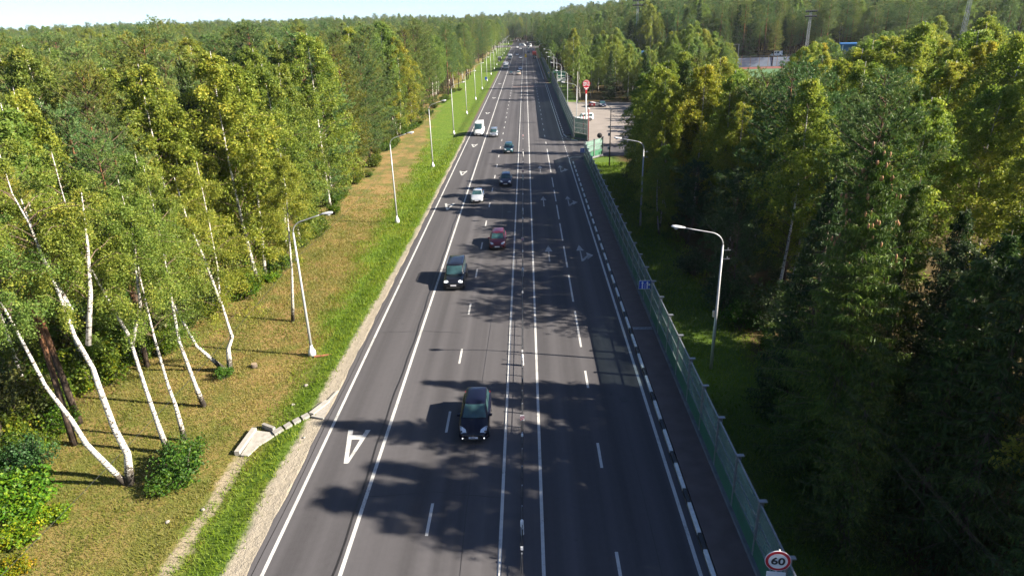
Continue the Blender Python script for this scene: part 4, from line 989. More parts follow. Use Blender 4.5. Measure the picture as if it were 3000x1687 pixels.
# ------------------------------------------------------------------ trees
def leaves(C, ln, wd, rg, D=None, droop=0.0):
    n = len(C); C = np.asarray(C, float)
    if D is None: D = rg.normal(size=(n, 3)); D[:, 2] -= droop
    D = D/np.linalg.norm(D, axis=1, keepdims=True)
    B = np.cross(D, rg.normal(size=(n, 3))); B /= np.linalg.norm(B, axis=1, keepdims=True)+1e-9
    q_ = .55+.9*rg.random(n)**1.5; L_ = (ln*q_)[:, None]; W_ = (wd*q_*(.8+.4*rg.random(n)))[:, None]
    v = np.stack([C-D*L_, C+B*W_, C+D*L_, C-B*W_], 1).reshape(-1, 3); f = np.arange(4*n).reshape(n, 4)
    return v, f
def crown_mesh(name, v, f, m, rg): return np_mesh(name, v, f, m, rg.random(len(f)))

def interp(P, t):
    k = (len(P)-1)*t; i = min(int(k), len(P)-2); return P[i].lerp(P[i+1], k-i)

M['twig_bark'] = mat('twig_bark', (.11, .075, .05), .85, var=.3)
M['pine_twig'] = mat('pine_twig', (.085, .052, .032), .85, var=.3)
def birch(name, trunk, R, cb, nbr, nleaf, ll, seed, r0=.13, tw=6, droop=1.0, forks=(), lm='birch_leaf', bk='birch_bark', prof='birch', lmin=0):
    rg = np.random.default_rng(seed); T = [Vector(p) for p in trunk]; k = len(T)
    b = MB(); b.tube(T, [r0*(1.35 if i == 0 else 1)*(1-i/(k-1))**1.25+.014 for i in range(k)], 8)
    axes = [(T, cb, 1.0)]; bb = MB()
    for P in forks:
        P = [Vector(p) for p in P]; b.tube(P, [r0*.62*(1-i/(len(P)-1))**.8+.02 for i in range(len(P))], 7); axes.append((P, .25, .9))
    C = []; per = max(1, nleaf//(nbr*(tw+2)))
    for q in range(nbr):
        A, c0, sc = axes[q % len(axes)]
        u = (q+.5*rg.random())/nbr; t = c0+(1-c0)*u**.9*.985; o = interp(A, t)
        if prof == 'birch': pr = (.50+.55*math.sin(math.pi*min(1, u*.95+.14)))*(1-u*u)**.45+.10
        elif prof == 'round': pr = math.sin(math.pi*(.12+.80*u))**.6
        else: pr = (1-u)*.9+.12
        L_ = R*pr*sc*(.72+.56*rg.random()); az = q*2.39996+rg.normal()*.5; h = Vector((math.cos(az), math.sin(az), 0))
        up = .95-.25*u if prof != 'cone' else .4
        pts = [o + h*(L_*s_) + Vector((0, 0, L_*(up*s_*1.1-.62*droop*s_*s_)+.06*L_*rg.normal()*s_)) for s_ in (0, .25, .5, .75, 1)]
        bb.tube(pts, [.021*max(.5, r0/.13)*(1-.2*i)+.004 for i in range(5)], 4, False)
        for w in range(tw+2):
            s_ = .28+.72*(w+.6*rg.random())/(tw+2); p = interp(pts, min(1, s_)); d = rg.normal(size=3); d[2] = rg.normal()*.35; d /= np.linalg.norm(d)+1e-9
            d = .55*d+.45*np.array(h); ln = (.35+.75*rg.random())*min(1.25, .35+L_*.38); m_ = int(per*(.6+.8*rg.random()))+1
            tt = rg.random(m_)**.8; Q = np.array(p)[None]+d[None]*(ln*tt*.75)[:, None]; Q[:, 2] -= droop*ln*.85*tt**1.7; C.append(Q+rg.normal(size=(m_, 3))*np.array([.13, .13, .11]))
    C = np.concatenate(C)
    if lmin: C = C[C[:, 2] > lmin]
    v, f = leaves(C, ll, ll*.60, rg, droop=.5*droop)
    return b.mesh(name+'_trunk', M[bk], True), crown_mesh(name+'_crown', v, f, M[lm], rg), bb.mesh(name+'_branches', M['twig_bark'])

def tufts(T, A, nb, ln, wd, rg, spread=.75):
    n = len(T)*nb; C = np.repeat(np.asarray(T), nb, 0); D = np.repeat(np.asarray(A), nb, 0)*1.0+rg.normal(size=(n, 3))*spread
    D /= np.linalg.norm(D, axis=1, keepdims=True); l = ln*(.7+.6*rg.random(n))
    return leaves(C+D*(l*.75)[:, None], ln, wd, rg, D)
def pine(name, h, R, cb, nwh, seed, nb=15, ln=.16, wd=.020, r0=.17, lm='pine_needle', flat=.0, keep=1.0, dens=9.0):
    rg = np.random.default_rng(seed)
    bend = rg.normal(size=2)*.25
    T = [Vector((bend[0]*math.sin(2.2*t), bend[1]*math.sin(1.7*t), h*t)) for t in np.linspace(0, 1, 8)]
    b = MB(); b.tube(T, [r0*(1-i/7)**.75+.02 for i in range(8)], 8)
    TT = []; AA = []; bb = MB()
    for w in range(nwh):
        u = (w+.3*rg.random())/nwh; t = cb+(1-cb)*u; o = interp(T, min(1, t)); nbz = 4+int(rg.random()*2.5)
        pr = (.62+.38*math.sin(math.pi*min(1, .18+u*.75)))*(1-u**2.2)**.6+.10
        for q in range(nbz):
            if rg.random() > keep: continue
            az = 2*math.pi*(q+rg.random()*.6)/nbz+w*1.1; L_ = R*pr*(.65+.6*rg.random()); el = -.10+.95*u+rg.normal()*.12; hh = Vector((math.cos(az), math.sin(az), 0))
            pts = [o+hh*(L_*s_)+Vector((0, 0, L_*(math.tan(max(-.4, min(1.1, el)))*s_*.8+.16*s_*s_))) for s_ in (0, .33, .66, 1)]
            bb.tube(pts, [.034*(1-.26*i)+.006 for i in range(4)], 4, False)
            nt = max(5, int(L_*dens))
            for z in range(nt):
                s_ = .36+.64*(z+rg.random())/nt; p = np.array(interp(pts, min(1, s_))); side = np.array([-math.sin(az), math.cos(az), 0])*rg.normal()*(.30*L_*(1.15-s_*.6))
                TT.append(p+side+np.array([0, 0, rg.normal()*.12*(1-flat)+.08])); a = np.array([math.cos(az)*.5, math.sin(az)*.5, .75])+side*.4; AA.append(a/np.linalg.norm(a))
    top = np.array(T[-1]); 
    for z in range(8): TT.append(top+rg.normal(size=3)*np.array([.15, .15, .3])-np.array([0, 0, .2])); AA.append(np.array([0, 0, 1.0]))
    v, f = tufts(TT, AA, nb, ln, wd, rg)
    return b.mesh(name+'_trunk', M['pine_bark'], True), crown_mesh(name+'_crown', v, f, M[lm], rg), bb.mesh(name+'_branches', M['pine_twig'])

def spruce(name, h, R, seed, step=.5, nbr=6, nl=8, pt=3, cb=.04, r0=.2, bl=.13, bw=.035, wob=.25, thin=1.0):
    rg = np.random.default_rng(seed); b = MB(); b.tube([(0, 0, 0), (0, 0, h*.5), (0, 0, h)], [r0, r0*.6, .015], 8)
    C = []; D = []; tips = []
    z = h*cb
    while z < h*.985:
        u = z/h; L0_ = R*(1-u)**.82*(.8+.4*rg.random())+.12
        for q in range(nbr):
            az = 2*math.pi*(q+rg.random()*.7)/nbr+z*2.1; L_ = L0_*(1-wob+2*wob*rg.random()); hh = np.array([math.cos(az), math.sin(az), 0]); sd = np.array([-hh[1], hh[0], 0])
            dr = .50-.95*u**2+.1*rg.normal(); zz = z+rg.normal()*.12
            P = lambda s_: np.array([0, 0, zz])+hh*(L_*s_)+np.array([0, 0, L_*(-dr*s_+.30*s_*s_)])
            b.tube([P(0), P(.5), P(1)], [.03*(1-u)+.012, .015, .006], 4, False); tips.append(P(1.0))
            m_ = max(3, int(nl*L_/2.2*thin)+2)
            for j in range(m_):
                s_ = .12+.88*(j+rg.random()*.6)/m_; p = P(s_); lw = .42*L_*(1.08-s_)*(.7+.5*rg.random())+.10
                for sg in (-1, 1):
                    for e in range(pt):
                        t = (e+rg.random())/pt; c = p+sd*sg*lw*t+hh*lw*.35*t+np.array([0, 0, -.30*lw*t*t-.03])
                        C.append(c); D.append(sd*sg*.8+hh*.5+np.array([0, 0, -.35+.1*rg.normal()]))
                        C.append(c+np.array([0, 0, -bl*.75])); D.append(np.array([.25*rg.normal(), .25*rg.normal(), -1.0]))
                C.append(p); D.append(hh+np.array([0, 0, .05]))
        z += step*(.8+.4*rg.random())*(1.0-.35*u)
    C.append(np.array([0, 0, h-.15])); D.append(np.array([0, 0, 1.0]))
    v, f = leaves(np.array(C), bl, bw, rg, np.array(D)+rg.normal(size=(len(C), 3))*.12)
    return b.mesh(name+'_trunk', M['spruce_bark'], True), crown_mesh(name+'_crown', v, f, M['spruce_needle'], rg), tips

def bush(name, h, R, nst, nleaf, ll, seed, lm='bush_leaf', bare=0):
    rg = np.random.default_rng(seed); b = MB(); C = []
    for q in range(nst):
        az = rg.random()*2*math.pi; rr = R*math.sqrt(rg.random()); hh = h*(.55+.45*rg.random())*(1-.45*(rr/R)**2)
        e = Vector((rr*math.cos(az), rr*math.sin(az), hh)); m_ = Vector((e.x*.45, e.y*.45, hh*.6)); b.tube([(e.x*.12, e.y*.12, 0), m_, e], [.025, .016, .005], 4, False)
        if bare and q % bare == 0: continue
        k = nleaf//nst; t = rg.random(k)**.6; P0 = np.array(m_)*.5; P = P0[None]*(1-t)[:, None]+np.array(e)[None]*t[:, None]
        C.append(P+rg.normal(size=(k, 3))*np.array([.2*R*.6, .2*R*.6, .16*h*.6]))
    C = np.concatenate(C); C[:, 2] = np.abs(C[:, 2]); v, f = leaves(C, ll, ll*.66, rg); return b.mesh(name+'_stems', M['spruce_bark'], True), crown_mesh(name+'_foliage', v, f, M[lm], rg)

def straight(h, seed, bend=.5):
    rg = np.random.default_rng(seed); a = rg.normal(size=2)*bend; return [(a[0]*math.sin(2.4*t), a[1]*math.sin(1.9*t+.3)-a[1]*math.sin(.3), h*t) for t in np.linspace(0, 1, 8)]

# stock of tree shapes (scaled when planted)
BIRCH = [birch('birch', straight(16, 11+i), 2.6+.3*i, [.20, .26, .34, .24][i], 56, 30000, .078, 20+i, r0=.12, droop=[1, 1.1, .8, 1.0][i]) for i in range(4)]
BIRCH_EDGE = [birch('birch_edge', straight(16, 15+i), 2.7+.3*i, .08, 62, 32000, .080, 25+i, r0=.12, droop=.9) for i in range(2)]
PINE = [pine('pine', 16, [2.7, 3.1, 2.5, 3.3][i], [.36, .28, .22, .42][i], [19, 21, 22, 17][i], 40+i, nb=16) for i in range(4)]
PINE_EDGE = [pine('pine_edge', 16, [3.1, 3.4, 2.8][i], [.07, .10, .05][i], 26, 50+i, nb=16) for i in range(3)]
PINE_SHAFT = [pine('pine_tall', 16, 2.1, .56, 12, 60+i, nb=16) for i in range(2)]
DEADPINE = [pine('dying_pine', 16, 2.4, .15, 20, 71, nb=8, lm='dead_needle', keep=.95)]
SPRUCE = [spruce('spruce', 16, 2.7, 80+i, step=.58, nbr=6, nl=7, pt=3, bl=.17, bw=.034)[:2] for i in range(2)]
ROUND = [birch('broadleaf', straight(12, 90+i), 3.3, .12, 54, 30000, .075, 91+i, r0=.12, droop=.45, lm='willow_leaf', bk='spruce_bark', prof='round') for i in range(2)]
KIND = {'birch': BIRCH, 'birch_edge': BIRCH_EDGE, 'pine': PINE, 'pine_edge': PINE_EDGE, 'shaft': PINE_SHAFT, 'dead': DEADPINE, 'spruce': SPRUCE, 'round': ROUND}
HH = {k: 16 for k in KIND}; HH['round'] = 12
NAME = {'birch': 'birch_tree', 'birch_edge': 'birch_tree', 'pine': 'pine_tree', 'pine_edge': 'pine_tree', 'shaft': 'pine_tree', 'dead': 'pine_tree', 'spruce': 'spruce_tree', 'round': 'broadleaf_tree'}
def tint(kind):
    k = rng.random(); w = rng.random()
    if kind in ('birch', 'birch_edge'): base = np.array([.86+.32*k, .88+.14*k, .85-.15*k])*(.8+.4*w)
    elif kind == 'round': base = np.array([.9+.3*k, .95+.1*k, .9])*(.75+.4*w)
    else: base = np.array([.80+.50*k, .92+.14*k, 1.10-.45*k])*(.75+.45*w)
    return (*np.clip(base, 0, 2), 1)
def plant(kind, x, y, h, label, group, v=None, wide=1.0, col=None, meshes=None, rz=None, z=None, name=None, parts=('trunk', 'crown'), cat=None):
    ms_ = meshes or KIND[kind][v if v is not None else int(rng.integers(len(KIND[kind])))]; tm, cm = ms_[:2]
    s_ = h/HH[kind] if meshes is None else h
    r_ = empty(name or NAME[kind], (x, y, (zt(x, y) if z is None else z)-.03), rng.random()*6.28 if rz is None else rz, label, cat or (NAME.get(kind, kind).replace('_', ' ')), group)
    r_.scale = (s_*wide, s_*wide, s_)
    obj(parts[0], tm, r_); c = obj(parts[1], cm, r_); c.color = col or tint(kind)
    if len(ms_) > 2: tag(obj('branches', ms_[2], r_), kind='stuff')
    return r_

# --- the white birches standing in the clearing at the left, trunk by trunk
TR = {
 'b1l': [(-22.51, 29.52, -.5), (-22.72, 29.35, .16), (-23.46, 28.79, 2.64), (-23.68, 28.62, 4.21), (-24.16, 28.26, 6.48), (-24.45, 28.04, 9.57), (-24.64, 27.89, 11.22), (-24.9, 27.9, 14.0), (-25.0, 28.0, 17.0)],
 'b1r': [(-22.28, 29.46, -.5), (-22.04, 29.64, 1.42), (-22.24, 29.48, 3.15), (-22.35, 29.41, 5.86), (-22.36, 29.4, 6.79), (-22.64, 29.18, 8.77), (-22.71, 29.13, 10.93), (-22.9, 28.99, 13.28), (-22.97, 28.94, 14.59), (-23.18, 28.77, 16.06), (-23.3, 28.9, 18.6)],
 'b2': [(-21.55, 32.28, -.5), (-21.66, 32.2, 1.59), (-21.78, 32.12, 4.18), (-21.86, 32.06, 7.35), (-22.3, 31.77, 9.82), (-22.78, 31.45, 12.51), (-22.82, 31.43, 15.19), (-22.9, 31.6, 17.4)],
 'b3': [(-21.12, 33.47, -.5), (-21.14, 33.45, 1.95), (-21.25, 33.39, 3.52), (-21.31, 33.34, 6.71), (-21.28, 33.37, 10.08), (-21.15, 33.45, 12.55), (-21.2, 33.5, 15.6)],
 'b4': [(-21.71, 37.36, -.5), (-21.91, 37.25, 1.28), (-22.18, 37.09, 4.51), (-22.08, 37.14, 6.95), (-21.97, 37.21, 9.0), (-21.9, 37.3, 12.0), (-22.0, 37.4, 15.5)],
 'b5': [(-22.52, 42.38, -.5), (-23.09, 42.08, .57), (-23.78, 41.71, 1.82), (-24.48, 41.34, 5.18), (-24.75, 41.2, 8.15), (-24.64, 41.26, 11.78), (-24.7, 41.4, 15.6)],
 'b6': [(-21.78, 41.75, -.5), (-21.61, 41.84, 1.5), (-21.24, 42.03, 2.35), (-21.33, 41.99, 3.31), (-21.48, 41.91, 5.39), (-21.25, 42.03, 7.68), (-21.22, 42.04, 11.03), (-21.3, 42.2, 14.8)],
 'b6f': [(-21.46, 41.92, 4.9), (-21.56, 41.86, 5.59), (-21.88, 41.7, 8.38), (-22.32, 41.47, 10.96), (-22.6, 41.5, 14.0)],
 'b7': [(-20.11, 50.59, -.5), (-19.6, 50.79, 3.81), (-19.31, 50.91, 8.01), (-19.1, 51.0, 10.61), (-19.1, 51.1, 13.6)],
 'p1': [(-28.95, 35.52, -.5), (-29.01, 35.47, 2.53), (-29.17, 35.34, 6.22), (-29.15, 35.35, 8.71)],
}
def loc_(k, base):
    bx, by, bz = TR[base][0]; return [(x-bx, y-by, z-bz) for x, y, z in TR[k]]
GB = 'white birches in the clearing at the left'
def front_birch(k, R, cb, nbr, nleaf, seed, label, r0=.15, forks=(), extra=None, ll=.075, droop=1.0, col=None):
    T = loc_(k, k); F = [loc_(q, k) for q in forks]
    if extra: F += extra
    me = birch('front_birch', T, R, cb, nbr, int(nleaf*2.2), ll*.68, seed, r0=r0, forks=F, tw=7, droop=droop, lmin=3.2)
    x, y, z = TR[k][0]; plant('birch', x, y, 1.0, label, GB, meshes=me, rz=0, z=z, col=col or (1.05, .98, .85, 1))
f1 = [(-.0, .0, 8.6), (.5, .5, 11.2), (.75, .9, 13.6), (1.1, 1.0, 16.2)]
front_birch('b1r', 2.8, .55, 44, 15500, 301, 'tall white birch stem rising straight from the twin base nearest the camera', .19, extra=[f1, [(-.2, -.2, 10.5), (-1.2, .3, 13.2), (-1.6, .6, 16.0)]])
front_birch('b1l', 2.5, .62, 34, 11500, 302, 'white birch stem bending far to the left from the twin base', .17)
front_birch('b2', 2.6, .50, 42, 15000, 303, 'slender white birch rising behind the green bush, left of it', .14, extra=[[(-.3, -.2, 7.2), (.3, .5, 9.4), (.55, .6, 12), (.8, .9, 14.6)]])
front_birch('b3', 2.3, .46, 38, 13000, 304, 'thin straight white birch growing out of the bush by the drain', .12)
front_birch('b4', 2.4, .50, 38, 13500, 305, 'white birch with its foot hidden behind the green bush', .14)
front_birch('b5', 2.7, .46, 42, 15500, 306, 'white birch leaning left with a strongly bent foot', .15)
front_birch('b6', 2.6, .44, 48, 17500, 307, 'forked birch with a dark rough foot at the edge of the clearing', .17, forks=['b6f'])
front_birch('b7', 1.75, .30, 44, 14500, 308, 'slim yellowing birch beside the nearest left street lamp', .11, col=(1.25, 1.05, .75, 1), droop=.9)
# pines with dark and rusty stems among them
FP = [pine('front_pine', 17.5, 2.2, .62, 11, 320+i, nb=16, ln=.14, wd=.016, r0=.20) for i in range(2)]
for i, (x, y, s_, lb) in enumerate([(-28.95, 35.52, .98, 'rusty stemmed pine behind the white birches, nearest one'), (-30.11, 46.25, .95, 'grey stemmed pine at the back of the clearing'), (-28.57, 42.98, .92, 'thin dark pine between the white birch stems'), (-30.22, 47.9, 1.0, 'thick based pine just behind the grey stemmed one'), (-31.5, 32.5, 1.0, 'rusty pine stem close to the left edge of the picture'), (-27.8, 33.2, .96, 'thin pine stem left of the nearest rusty pine')]):
    plant('pine', x, y, s_, lb, 'pines at the edge of the clearing', meshes=FP[i % 2], z=-.5)

# --- big spruces and broadleaved trees on the right
BS = spruce('big_spruce', 17.6, 3.7, 501, step=.42, nbr=7, nl=11, pt=4, bl=.15, bw=.021)
bsp = plant('spruce', 15.3, 29.0, 1.0, 'large dark spruce with hanging cones near its tip', 'spruces on the right', meshes=BS[:2], col=(1.45, 1.4, .95, 1), rz=.4)
cone_m = MB().lathe([(.012, 0), (.038, -.05), (.045, -.10), (.030, -.17), (.008, -.20)], 7).mesh('cone', M['cone'], True)
for t in [t for t in BS[2] if t[2] > 10.8][::2][-64:]:
    for q in range(1+int(rng.integers(2))): o = obj('cone', cone_m, bsp); o.location = (t[0]*(.75+.3*rng.random()), t[1]*(.75+.3*rng.random()), t[2]-.08+.1*rng.random()); o.scale = (1.25,)*3
SS = spruce('slim_spruce', 15.2, 2.5, 502, step=.42, nbr=6, nl=10, pt=4, bl=.15, bw=.021)
for x, y, h, lb in ((14.0, 24.0, 10.5, 'dark spruce in front of the large coned one, nearest the bottom edge'), (18.4, 25.6, 13.5, 'dark spruce close behind the large coned one, to its right'), (15.6, 35.5, 11.0, 'dark spruce behind the large coned one, towards the barrier'), (21.8, 29.0, 13.5, 'dark spruce at the right of the slim sunlit one')): plant('spruce', x, y, h, lb, 'spruces on the right', wide=1.25, col=(1.0, 1.1, .95, 1))
plant('spruce', 19.3, 32.5, 1.0, 'slim spruce just right of the large one with cones', 'spruces on the right', meshes=SS[:2], col=(1.55, 1.45, .85, 1))
plant('spruce', 20.3, 118, 17.2, 'dark pointed spruce at the corner of the parking lot', 'spruces on the right', 0, 1.05)
plant('spruce', 22.0, 127, 13.5, 'shorter spruce beside the pointed one by the parking lot', 'spruces on the right', 1, 1.1)
for i, (x, y, h, lb) in enumerate([(16.8, 50, 8.2, 'grey green rounded willow behind the nearest right lamp'), (18.8, 59, 9.5, 'willow with bare tops beyond the nearest right lamp'), (17.0, 68, 8.5, 'dark willow behind the barrier between the first two right lamps'), (18.5, 40, 6.8, 'low dark willow in the shade right of the nearest right lamp')]):
    plant('round', x, y, h, lb, 'willows behind the noise barrier', i % 2, 1.15, (.85, 1.0, .85, 1))
plant('pine', 33.5, 66, 17.2, 'dark bushy pine among the yellow birches on the right', 'pines right of the road', 1, 1.35, (.62, .85, .95, 1))
for x, y, h, lb in ((24.0, 46.5, 17.5, 'tall pine standing behind the grey green rounded willow'), (22.0, 54, 17.8, 'dark pine just behind the willow with bare tops'), (23.5, 62, 18.2, 'dark pine between the willows and the yellow birches')): plant('pine', x, y, h, lb, 'pines right of the road', col=(.62, .78, .78, 1))
plant('pine', 37.0, 71, 16.0, 'smaller dark pine beside the bushy one on the right', 'pines right of the road', 3, 1.2, (.7, .9, .9, 1))
plant('birch', 21.4, 21.6, 20.5, 'tall shade birch beyond the right edge beside the large coned spruce', 'shade trees beyond the right edge', 0, 1.0)
plant('birch', 25.2, 22.6, 21.5, 'tall shade birch beyond the right edge beside the large coned spruce', 'shade trees beyond the right edge', 3, 1.0)
plant('birch_edge', 14.7, 71.8, 8.8, 'young birch hiding the pole of the second right lamp', 'trees of the wood on the right', 0, 1.15, (1.0, 1.05, .8, 1))
plant('birch_edge', 15.3, 74.5, 9.6, 'young birch just behind the pole of the second right lamp', 'trees of the wood on the right', 1, 1.1, (.95, 1.05, .8, 1))
plant('dead', -28.5, 262, 20, 'reddish brown dying pine at the left forest edge', 'pines in the left forest', 0, 1.1, (1.1, .85, .75, 1))
plant('dead', -29.5, 254, 19, 'second brown dying pine beside the reddish one', 'pines in the left forest', 0, 1.0, (1.0, .9, .8, 1))

# --- the woods: jittered planting, nearest and largest as single trees, the far rest as one mass
SKY_R = [(1560, 105), (1590, 92), (1640, 70), (1700, 62), (1760, 70), (1800, 80), (1850, 130), (1885, 150), (1930, 130), (1990, 100), (2040, 78), (2100, 105), (2150, 150), (2178, 226), (2312, 226), (2335, 175), (2400, 115), (2450, 150), (2500, 165), (2540, 120), (2600, 98), (2680, 108), (2730, 52), (2780, 110), (2812, 142), (2860, 75), (2890, 40), (2940, 85), (3000, 95), (3600, 60)]
def skyline(xp):
    for (a, ya), (c, yc) in zip(SKY_R[:-1], SKY_R[1:]):
        if a <= xp <= c: return ya+(yc-ya)*(xp-a)/(c-a)
    return 60
def top_limit(x, y, z0, h):
    """tallest tree that stays below the open view towards the sports ground"""
    while h > 3:
        p = px((x, y, z0+h))
        if p is None or p[1] >= skyline(p[0]): return h
        h -= .5
    return h
def edge_left(y):
    E_ = [(-50, -31), (24, -32), (40, -30.5), (50, -29.5), (56, -26.0), (62, -24.6), (83, -25.6), (128, -27.0), (189, -26.5), (245, -24.5), (330, -24), (600, -23), (900, -22)]
    for (a, xa), (c, xc) in zip(E_[:-1], E_[1:]):
        if a <= y <= c: return xa+(xc-xa)*(y-a)/(c-a)
    return -24
def vnoise(x, y, s):
    return .5+.25*math.sin(x/s*1.7+1.3*math.sin(y/s*.9))+.25*math.sin(y/s*1.3+1.1*math.sin(x/s*1.1+2))
single = []; mass = []
def cand(x, y):
    z = zt(x, y); right = x > 0
    n = vnoise(x, y, 14); n2 = rng.random()
    if right:
        if x < 60 and y < 330:
            kind = 'birch' if n2 < .74 else ('round' if n2 < .80 else ('spruce' if n2 < .88 else 'pine'))
            if x < 19 and kind == 'birch': kind = 'birch_edge'
            if y < 48 and x < 25 and kind != 'spruce': kind = 'spruce' if rng.random() < .5 else 'round'
            if kind == 'round' and x > 24: kind = 'birch'
            h = (14+4*rng.random() if y > 72 or y < 40 else 10+3*rng.random()) if x < 19 else 12+.24*(x-19)+3.2*rng.random()
            if 38 < y < 112 and x < 25 and rng.random() < .6: h = 15.5+3.5*rng.random()
            if y < 22: h += 4.5
            if 8 < y < 21.5: h = min(h, .6*(x+1.5))
            if x > 30 and y < 100 and kind == 'spruce' and rng.random() < .6: kind = 'birch'
            if kind == 'round': h = min(h, 12)
            if y < 30 and x > 26: h -= 4
        elif y > 318: kind = 'pine' if n2 < .35 else ('shaft' if n2 < .85 else ('birch' if n2 < .92 else 'spruce')); h = 19+6*rng.random()
        else: kind = 'birch' if n2 < .7 else ('pine' if n2 < .9 else 'spruce'); h = 17+6*rng.random()
        if 100 < y < 192 and x > 22: h = min(h, .58*(x-17))
        if y < 320: h = top_limit(x, y, z, h)
        if h < 4.5: return
    else:
        pb = .22+.55*(1 if n > .56 else 0)
        if y < 60: pb = .62
        kind = 'birch' if n2 < pb else ('pine' if n2 < .93 else ('spruce' if n2 < .97 else 'shaft'))
        h = (16.5+4.5*rng.random()) if kind != 'spruce' else 14+6*rng.random()
        if y > 500: h += 2
        if y < 55: h -= 1.5
        if x > edge_left(y)-(7.5 if y > 52 else 14) and kind in ('pine', 'birch') and rng.random() < (1 if y > 52 else .75): kind += '_edge'
        h *= .9+.22*rng.random()
    p0 = px((x, y, z+h)); p1 = px((x, y, z+h*.4))
    if p0 is None or p1 is None: 
        return
    if right and y < 42 and x < 46:
        single.append((math.hypot(x, y), kind, x, y, h)); return
    if not (-220 < p0[0] < 3220) or p1[1] < -60 or p0[1] > 1950: return
    d = math.hypot(x, y); single.append((d, kind, x, y, h))
def field(x0, x1, y0, y1, st, ok):
    y = y0
    while y < y1:
        x = x0
        while x < x1:
            a, c = x+st*(rng.random()-.5)*.8, y+st*(rng.random()-.5)*.8
            if ok(a, c): cand(a, c)
            x += st
        y += st
def ok_left(x, y): return x < edge_left(y)-.8*rng.random()
def ok_right(x, y):
    if x < 15.5 or (y > 106 and y < 203 and x < 31.5): return False
    if y > 255 and y < 322 and x > 62 and x < 175: return False
    if math.hypot(x-15.3, y-29) < 4.5 or math.hypot(x-19.3, y-32.5) < 3.2: return False
    if y < 36 and x < 24 and y > 20: return rng.random() < .35
    if 40 < y < 72 and x < 20: return False
    if x < 19 and y > 22 and rng.random() < .15: return False
    if 33 < y < 62 and .44 < x/y < .68: return rng.random() < .2
    if 21 < y < 37 and x < 29: return rng.random() < .15
    if y > 255 and y < 322 and x < 20: return x > 17.5
    return True
field(-120, -24, 24, 150, 4.3, ok_left); field(-220, -24, 150, 300, 5.6, ok_left)
field(15.5, 25, 2, 135, 4.1, ok_right); field(26, 66, 2, 135, 5.0, ok_right); field(14, 70, 135, 330, 5.8, ok_right)
single.sort(key=lambda q: q[0])
cnt = {}; LIM = {'birch_tree': 255, 'pine_tree': 245, 'spruce_tree': 120, 'broadleaf_tree': 120}
LBL = {('birch_tree', 0): 'green and yellow birch standing among others in the left forest', ('pine_tree', 0): 'green pine standing among others in the left forest', ('spruce_tree', 0): 'dark pointed spruce standing among the trees of the left forest', ('broadleaf_tree', 0): 'rounded broadleaf tree in the left forest',
       ('birch_tree', 1): 'yellowing birch standing in the wood right of the road', ('pine_tree', 1): 'dark pine standing in the wood right of the road', ('spruce_tree', 1): 'dark pointed spruce standing in the wood right of the road', ('broadleaf_tree', 1): 'grey green broadleaf tree standing in the wood right of the road'}
GRP = {0: 'trees of the left forest', 1: 'trees of the wood on the right'}
def nth(k): return ORD[k] if k < len(ORD) else f'{k+1}th'
rank = {}
WORD = {'birch_tree': 'birch', 'pine_tree': 'pine', 'spruce_tree': 'spruce', 'broadleaf_tree': 'broadleaf tree'}
for d, kind, x, y, h in single:
    nm = NAME[kind]; cnt[nm] = cnt.get(nm, 0)+1
    if cnt[nm] > LIM[nm]: mass.append((kind, x, y, h)); continue
    sd_ = 1 if x > 0 else 0
    c = None
    if sd_ and kind.startswith('birch'): k = rng.random(); c = (1.05+.25*k, 1.06+.02*k, .75, 1)
    lb = LBL[(nm, sd_)]
    ys_ = [q[1] for q in lampR] if sd_ else lampL_y
    front = (x < 20.5 and 24 < y < 112) if sd_ else (x > edge_left(y)-5 and 44 < y < 250)
    if front:
        j = sum(1 for q in ys_ if q < y)
        key = (sd_, nm, j); rank[key] = rank.get(key, 0)+1
        side = 'right' if sd_ else 'left'
        where = f'before the first {side} lamp' if j == 0 else f'between the {nth(j-1)} and {nth(j)} {side} lamps'
        lb = f'front row {WORD[nm]} {where}, {nth(rank[key]-1)} nearest the camera'
    plant(kind, x, y, h, lb, GRP[sd_], wide=.9+.3*rng.random(), col=c)

# --- the mass of far woods, one instanced object
single = []
field(-520, -22, 300, 820, 7.5, ok_left); field(-330, -24, 150, 300, 6.5, lambda x, y: x < -220 and ok_left(x, y)); field(-230, -120, 60, 150, 5.5, ok_left)
field(13.5, 60, 330, 760, 7.0, lambda x, y: not (605 < y < 655)); field(60, 360, 322, 560, 6.5, lambda x, y: True); field(60, 420, 560, 760, 9.0, lambda x, y: True)
field(62, 240, 130, 255, 6.5, lambda x, y: x > 175 or y < 235); field(-60, 70, 770, 1150, 8.0, lambda x, y: True); field(-700, -60, 820, 1300, 13.0, lambda x, y: True); field(70, 600, 760, 1300, 13.0, lambda x, y: True)
mass += [(k, x, y, h) for d, k, x, y, h in single]
order = ['birch', 'pine', 'shaft', 'spruce']
pts = []; sc_ = []; ix = []; rz_ = []
for k, x, y, h in mass:
    if k not in order: k = k.split('_')[0] if '_' in k else 'birch'
    n_ = len(KIND[k]); base_i = sum(len(KIND[q]) for q in order[:order.index(k)])
    pts.append((x, y, zt(x, y)-.03)); s_ = h/HH[k]; s_ *= (.70+.38*rng.random() if rng.random() < .93 else 1.12); sc_.append(s_); ix.append(base_i+int(rng.integers(n_))); rz_.append(rng.random()*6.28)
pm_ = bpy.data.meshes.new('far_forest'); pm_.vertices.add(len(pts)); pm_.vertices.foreach_set('co', np.array(pts, np.float32).ravel())
for nme, typ, dat in (('sc', 'FLOAT', np.array(sc_, np.float32)), ('ix', 'INT', np.array(ix, np.int32)), ('rz', 'FLOAT', np.array(rz_, np.float32))):
    a = pm_.attributes.new(nme, typ, 'POINT'); a.data.foreach_set('value', dat)
